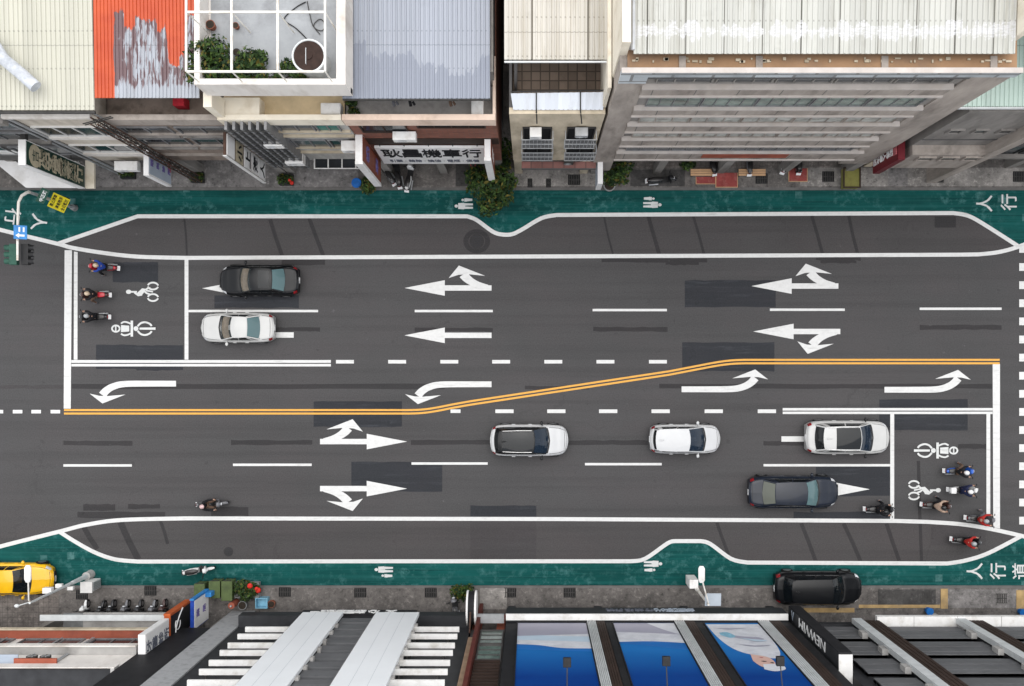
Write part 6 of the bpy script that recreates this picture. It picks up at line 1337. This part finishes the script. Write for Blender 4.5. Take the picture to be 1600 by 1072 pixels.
# traffic signal mast at the upper left
zt_ = 5.3; B = W(117, 325, 0); t = thing('traffic_signal', 'traffic signal mast with a long white arm over the west junction', 'traffic light', (B.x, B.y, 0))
MB().cyl(B.x, B.y, 0, .35, .2, 14, .16).build('base', 'concrete', t, smooth=True)
MB().tube([(B.x, B.y, .3), (B.x, B.y, zt_ - .3)], .10, 12, .075).build('post', 'steel_grey', t, smooth=True)
P = [Vector((B.x, B.y, zt_ - .4))] + [W(x, y, z) for x, y, z in ((42, 301, zt_ - .15), (34, 306, zt_ + .05), (29, 316, zt_ + .1), (28, 340, zt_ + .15), (27.5, 375, zt_ + .2), (27.5, 407, zt_ + .2))]
MB().tube(P, .085, 10, .06).build('mast_arm', 'steel_white', t, smooth=True)
for i, (dx, lab_, m_) in enumerate(((-9, 'l', 'signal_green'), (0, 'm', 'signal_green'), (12, 'r', 'plastic_black'))):
    pass
hx = xz(28, zt_)
hs = MB(); c = W(22, 397, zt_)
for side, px_ in ((-1, 19), (1, 37)):
    h0 = W(px_, 397, zt_); o = MB().box(h0.x - .2, h0.x + .2, h0.y - .55, h0.y + .55, zt_ - .35, zt_ - .05).build('signal_head', 'signal_green' if side < 0 else 'plastic_black', t, bevel=.02)
    for k in range(3):
        ly = h0.y - .36 + .36 * k; xx = h0.x + side * .2; v = MB(); v.grid([[Vector((xx + side * .28 * j, ly + .15 * math.cos(a), zt_ - .2 + .15 * math.sin(a))) for a in [R(-20 + 22 * q) for q in range(11)]] for j in (0, 1)]); v.build('visor', 'plastic_black' if side > 0 else 'signal_green', o, smooth=True)
        MB().tube([(xx + side * .004, ly, zt_ - .2), (xx + side * .012, ly, zt_ - .2)], .13, 14).build('lens', ('lamp_red', 'paint_yellow', 'signal_green')[k], o)
bs = W(32, 363, zt_ + .4); sg = thing('direction_sign', 'blue direction sign with a white arrow on the signal mast arm', 'traffic sign', (bs.x, bs.y, zt_ - .4))
MB().add([tuple(bs + Vector(v)) for v in ((-.28, .36, .15), (.28, .36, -.1), (.28, -.36, -.1), (-.28, -.36, .15), (-.28, .36, .11), (.28, .36, -.14), (.28, -.36, -.14), (-.28, -.36, .11))], [(0, 3, 2, 1), (4, 5, 6, 7), (0, 1, 5, 4), (1, 2, 6, 5), (2, 3, 7, 6), (3, 0, 4, 7)]).build('plate', 'sign_skyblue', sg)
rt = Vector((0, 1, 0)); upd = Vector((-.56, 0, .25)).normalized()
def on(u, v, e=.012): return bs + Vector((0, 0, .025)) + rt * u + upd * v + rt.cross(upd) * e
for pl in ([(-.22, -.2), (-.12, -.2), (-.12, .05), (-.22, .05)], [(-.3, .05), (-.04, .05), (-.17, .22)], [(.02, -.2), (.26, -.2), (.26, -.12), (.02, -.12)], [(.02, .0), (.26, .0), (.26, .08), (.02, .08)]): MB().face([on(u, v) for u, v in pl]).build('arrow_mark', 'ink_white', sg)
# stacked plates on the mast: green street plate and the yellow notice
def plate(name, lab, cat, px, py, z, w, h, m_, lines=(), ink='ink_black'):
    c = W(px, py, z); s = thing(name, lab, cat, tuple(c)); n = Vector((.62, -.30, .72)).normalized(); rt_ = Vector((0, 0, 1)).cross(n).normalized(); up_ = n.cross(rt_)
    P = [c + rt_ * a * w / 2 + up_ * b_ * h / 2 for a, b_ in ((-1, -1), (1, -1), (1, 1), (-1, 1))]; Q = [p - n * .04 for p in P]
    MB().add(P + Q, [(0, 1, 2, 3), (7, 6, 5, 4), (0, 4, 5, 1), (1, 5, 6, 2), (2, 6, 7, 3), (3, 7, 4, 0)]).build('plate', m_, s)
    for i, tx in enumerate(lines): text_mesh('lettering', tx, ink, c + up_ * h * (.33 - .66 * i / max(1, len(lines) - 1) if len(lines) > 1 else 0) + n * .004, rt_, up_, h * (.22 if len(lines) > 1 else .5), s, .004, w * .8, .02)
    return s
plate('notice_sign', 'yellow notice plate with three lines of black characters on the signal mast', 'notice sign', 92, 317, 2.55, .84, .92, 'ink_yellow', ('禁止停車', '違者拖吊', '全日監控'))
plate('street_plate', 'small green plate on the signal mast above the yellow notice', 'street sign', 67, 306, 4.45, .8, .42, 'signal_green', ('中正路',), 'ink_white')
MB().cbox((B.x - .1, B.y + .25, 1.2), (.45, .35, .7)).build('control_box', 'louver_brown', t, bevel=.02)
# green bins and the flowered planter by the party wall
for x0, x1, y0, y1, lb in ((304, 319, 913, 932, 'small olive green bin, half hidden by the blue sign'), (327, 343, 909, 934, 'olive green bin in the middle of three'), (346.5, 362, 909, 938, 'olive green bin beside the flowering planter')):
    a, c2 = W(x0, y1, 1.0), W(x1, y0, 1.0); t = thing('waste_bin', lb, 'bin', ((a.x + c2.x) / 2, (a.y + c2.y) / 2, .12), 0, 'olive green bins')
    MB().box(a.x, c2.x, a.y, c2.y, .2, .96).build('bin_body', 'bin_green', t, bevel=.03); MB().box(a.x - .03, c2.x + .03, a.y - .03, c2.y + .03, .961, 1.02).build('lid', 'bin_green', t, bevel=.015); MB().tube([(a.x + .05, c2.y + .05, .95), (c2.x - .05, c2.y + .05, .95)], .025, 6).build('handle', 'plastic_black', t)
    for x in (a.x + .08, c2.x - .08): MB().tube([(x - .03, c2.y - .05, .2), (x + .03, c2.y - .05, .2)], .08, 12).build('wheel', 'rubber', t, smooth=True)
c = W(385, 922, .4); t = thing('planter_box', 'long planter with dense green leaves and red flowers beside the bins', 'planter', (c.x, c.y, .12)); MB().box(-.7, .75, -.45, .45, 0, .4).build('trough', 'concrete', t, local=True, bevel=.02)
leaves(900, [(-.4, .1, .6, .45), (.1, -.1, .65, .5), (.5, .1, .6, .4), (-.1, .3, .55, .4)], .1, 51).build('foliage', LEAF, t, local=True); MB().ell((.38, .38, .85), (.16, .16, .1)).ell((.82, .1, .75), (.17, .17, .1)).ell((.75, .2, .8), (.12, .12, .1)).build('flowers', 'flower_red', t, smooth=True, local=True)
plant('bush', 'round dark green bush beside the round white sign', 722, 925, .13, [(0, 0, .6, .5), (.35, .1, .5, .4), (-.35, .05, .5, .4)], 700, .1, 52, pot=.3)
for x, y, r, lb, m_ in ((425, 943, .22, 'small round pot near the drain grate left of the slatted shop', 'terracotta'), (380, 945, .26, 'grey round tub before the dark shop corner', 'concrete')):
    c = W(x, y, .3); t = thing('flower_pot', lb, 'flower pot', (c.x, c.y, .13)); MB().cyl(0, 0, 0, .35, r * .8, 16, r).build('pot', m_, t, smooth=True, local=True); MB().cyl(0, 0, .3, .36, r * .85, 16).build('soil', 'soil', t, local=True)
c = W(408, 943, .6); t = thing('crate', 'pale blue plastic crate before the dark shop corner', 'crate', (c.x, c.y, .13)); mb = MB().box(-.35, .35, -.3, -.26, 0, .45).box(-.35, .35, .26, .3, 0, .45).box(-.35, -.31, -.259, .259, 0, .45).box(.31, .35, -.259, .259, 0, .45); mb.build('crate_walls', 'poster_teal', t, local=True); MB().box(-.34, .34, -.29, .29, .02, .05).build('crate_floor', 'poster_teal', t, local=True)
c = W(362, 946, 1.0); t = thing('gas_cylinder', 'dark red gas cylinder beside the bins', 'gas cylinder', (c.x, c.y, .13)); MB().loft([(0, 0, 0, .01, .01)] * 2).v; MB().tube([(0, 0, 0), (0, 0, .85), (0, 0, .95)], .19, 16).build('tank', 'brickred', t, smooth=True, local=True); MB().tube([(0, 0, .95), (0, 0, 1.08)], .05, 8).build('valve', 'steel_grey', t, local=True)

# ------------------------------------------------------------------ camera, light, output
cam = bpy.data.cameras.new('drone_camera'); co = bpy.data.objects.new('drone_camera', cam); COL.objects.link(co)
co.location = (0, 0, H); co.rotation_euler = (0, 0, 0)
cam.sensor_width = 36; cam.lens = F / 1600 * 36; cam.shift_x = (800 - NX) / 1600; cam.shift_y = (NY - 536) / 1600; cam.clip_end = 500
scene.camera = co
ELEV, AZ = R(79), R(8)        # bright overcast, the light strongest from high in the north
wd = bpy.data.worlds.new('World'); scene.world = wd; wd.use_nodes = True; nt = wd.node_tree
sky = nt.nodes.new('ShaderNodeTexSky'); sky.sky_type = 'NISHITA'; sky.sun_disc = False; sky.sun_elevation = ELEV; sky.sun_rotation = AZ
hs = nt.nodes.new('ShaderNodeHueSaturation'); hs.inputs['Saturation'].default_value = .13; nt.links.new(sky.outputs[0], hs.inputs['Color'])
bg = nt.nodes['Background']; bg.inputs['Strength'].default_value = .15; nt.links.new(hs.outputs[0], bg.inputs['Color'])
sun = bpy.data.lights.new('sun', 'SUN'); sun.energy = .65; sun.angle = R(60); sun.color = (1, .96, .9); so = bpy.data.objects.new('sun', sun); COL.objects.link(so)
d = Vector((math.cos(ELEV) * math.sin(AZ), math.cos(ELEV) * math.cos(AZ), math.sin(ELEV)))
so.rotation_euler = (-d).to_track_quat('-Z', 'Y').to_euler()
vs = scene.view_settings; vs.view_transform = 'Standard'; vs.look = 'None'; vs.exposure = 1.32; vs.gamma = 1; vs.use_curve_mapping = False
scene.cycles.max_bounces = 6; scene.cycles.transparent_max_bounces = 8; scene.cycles.use_denoising = True
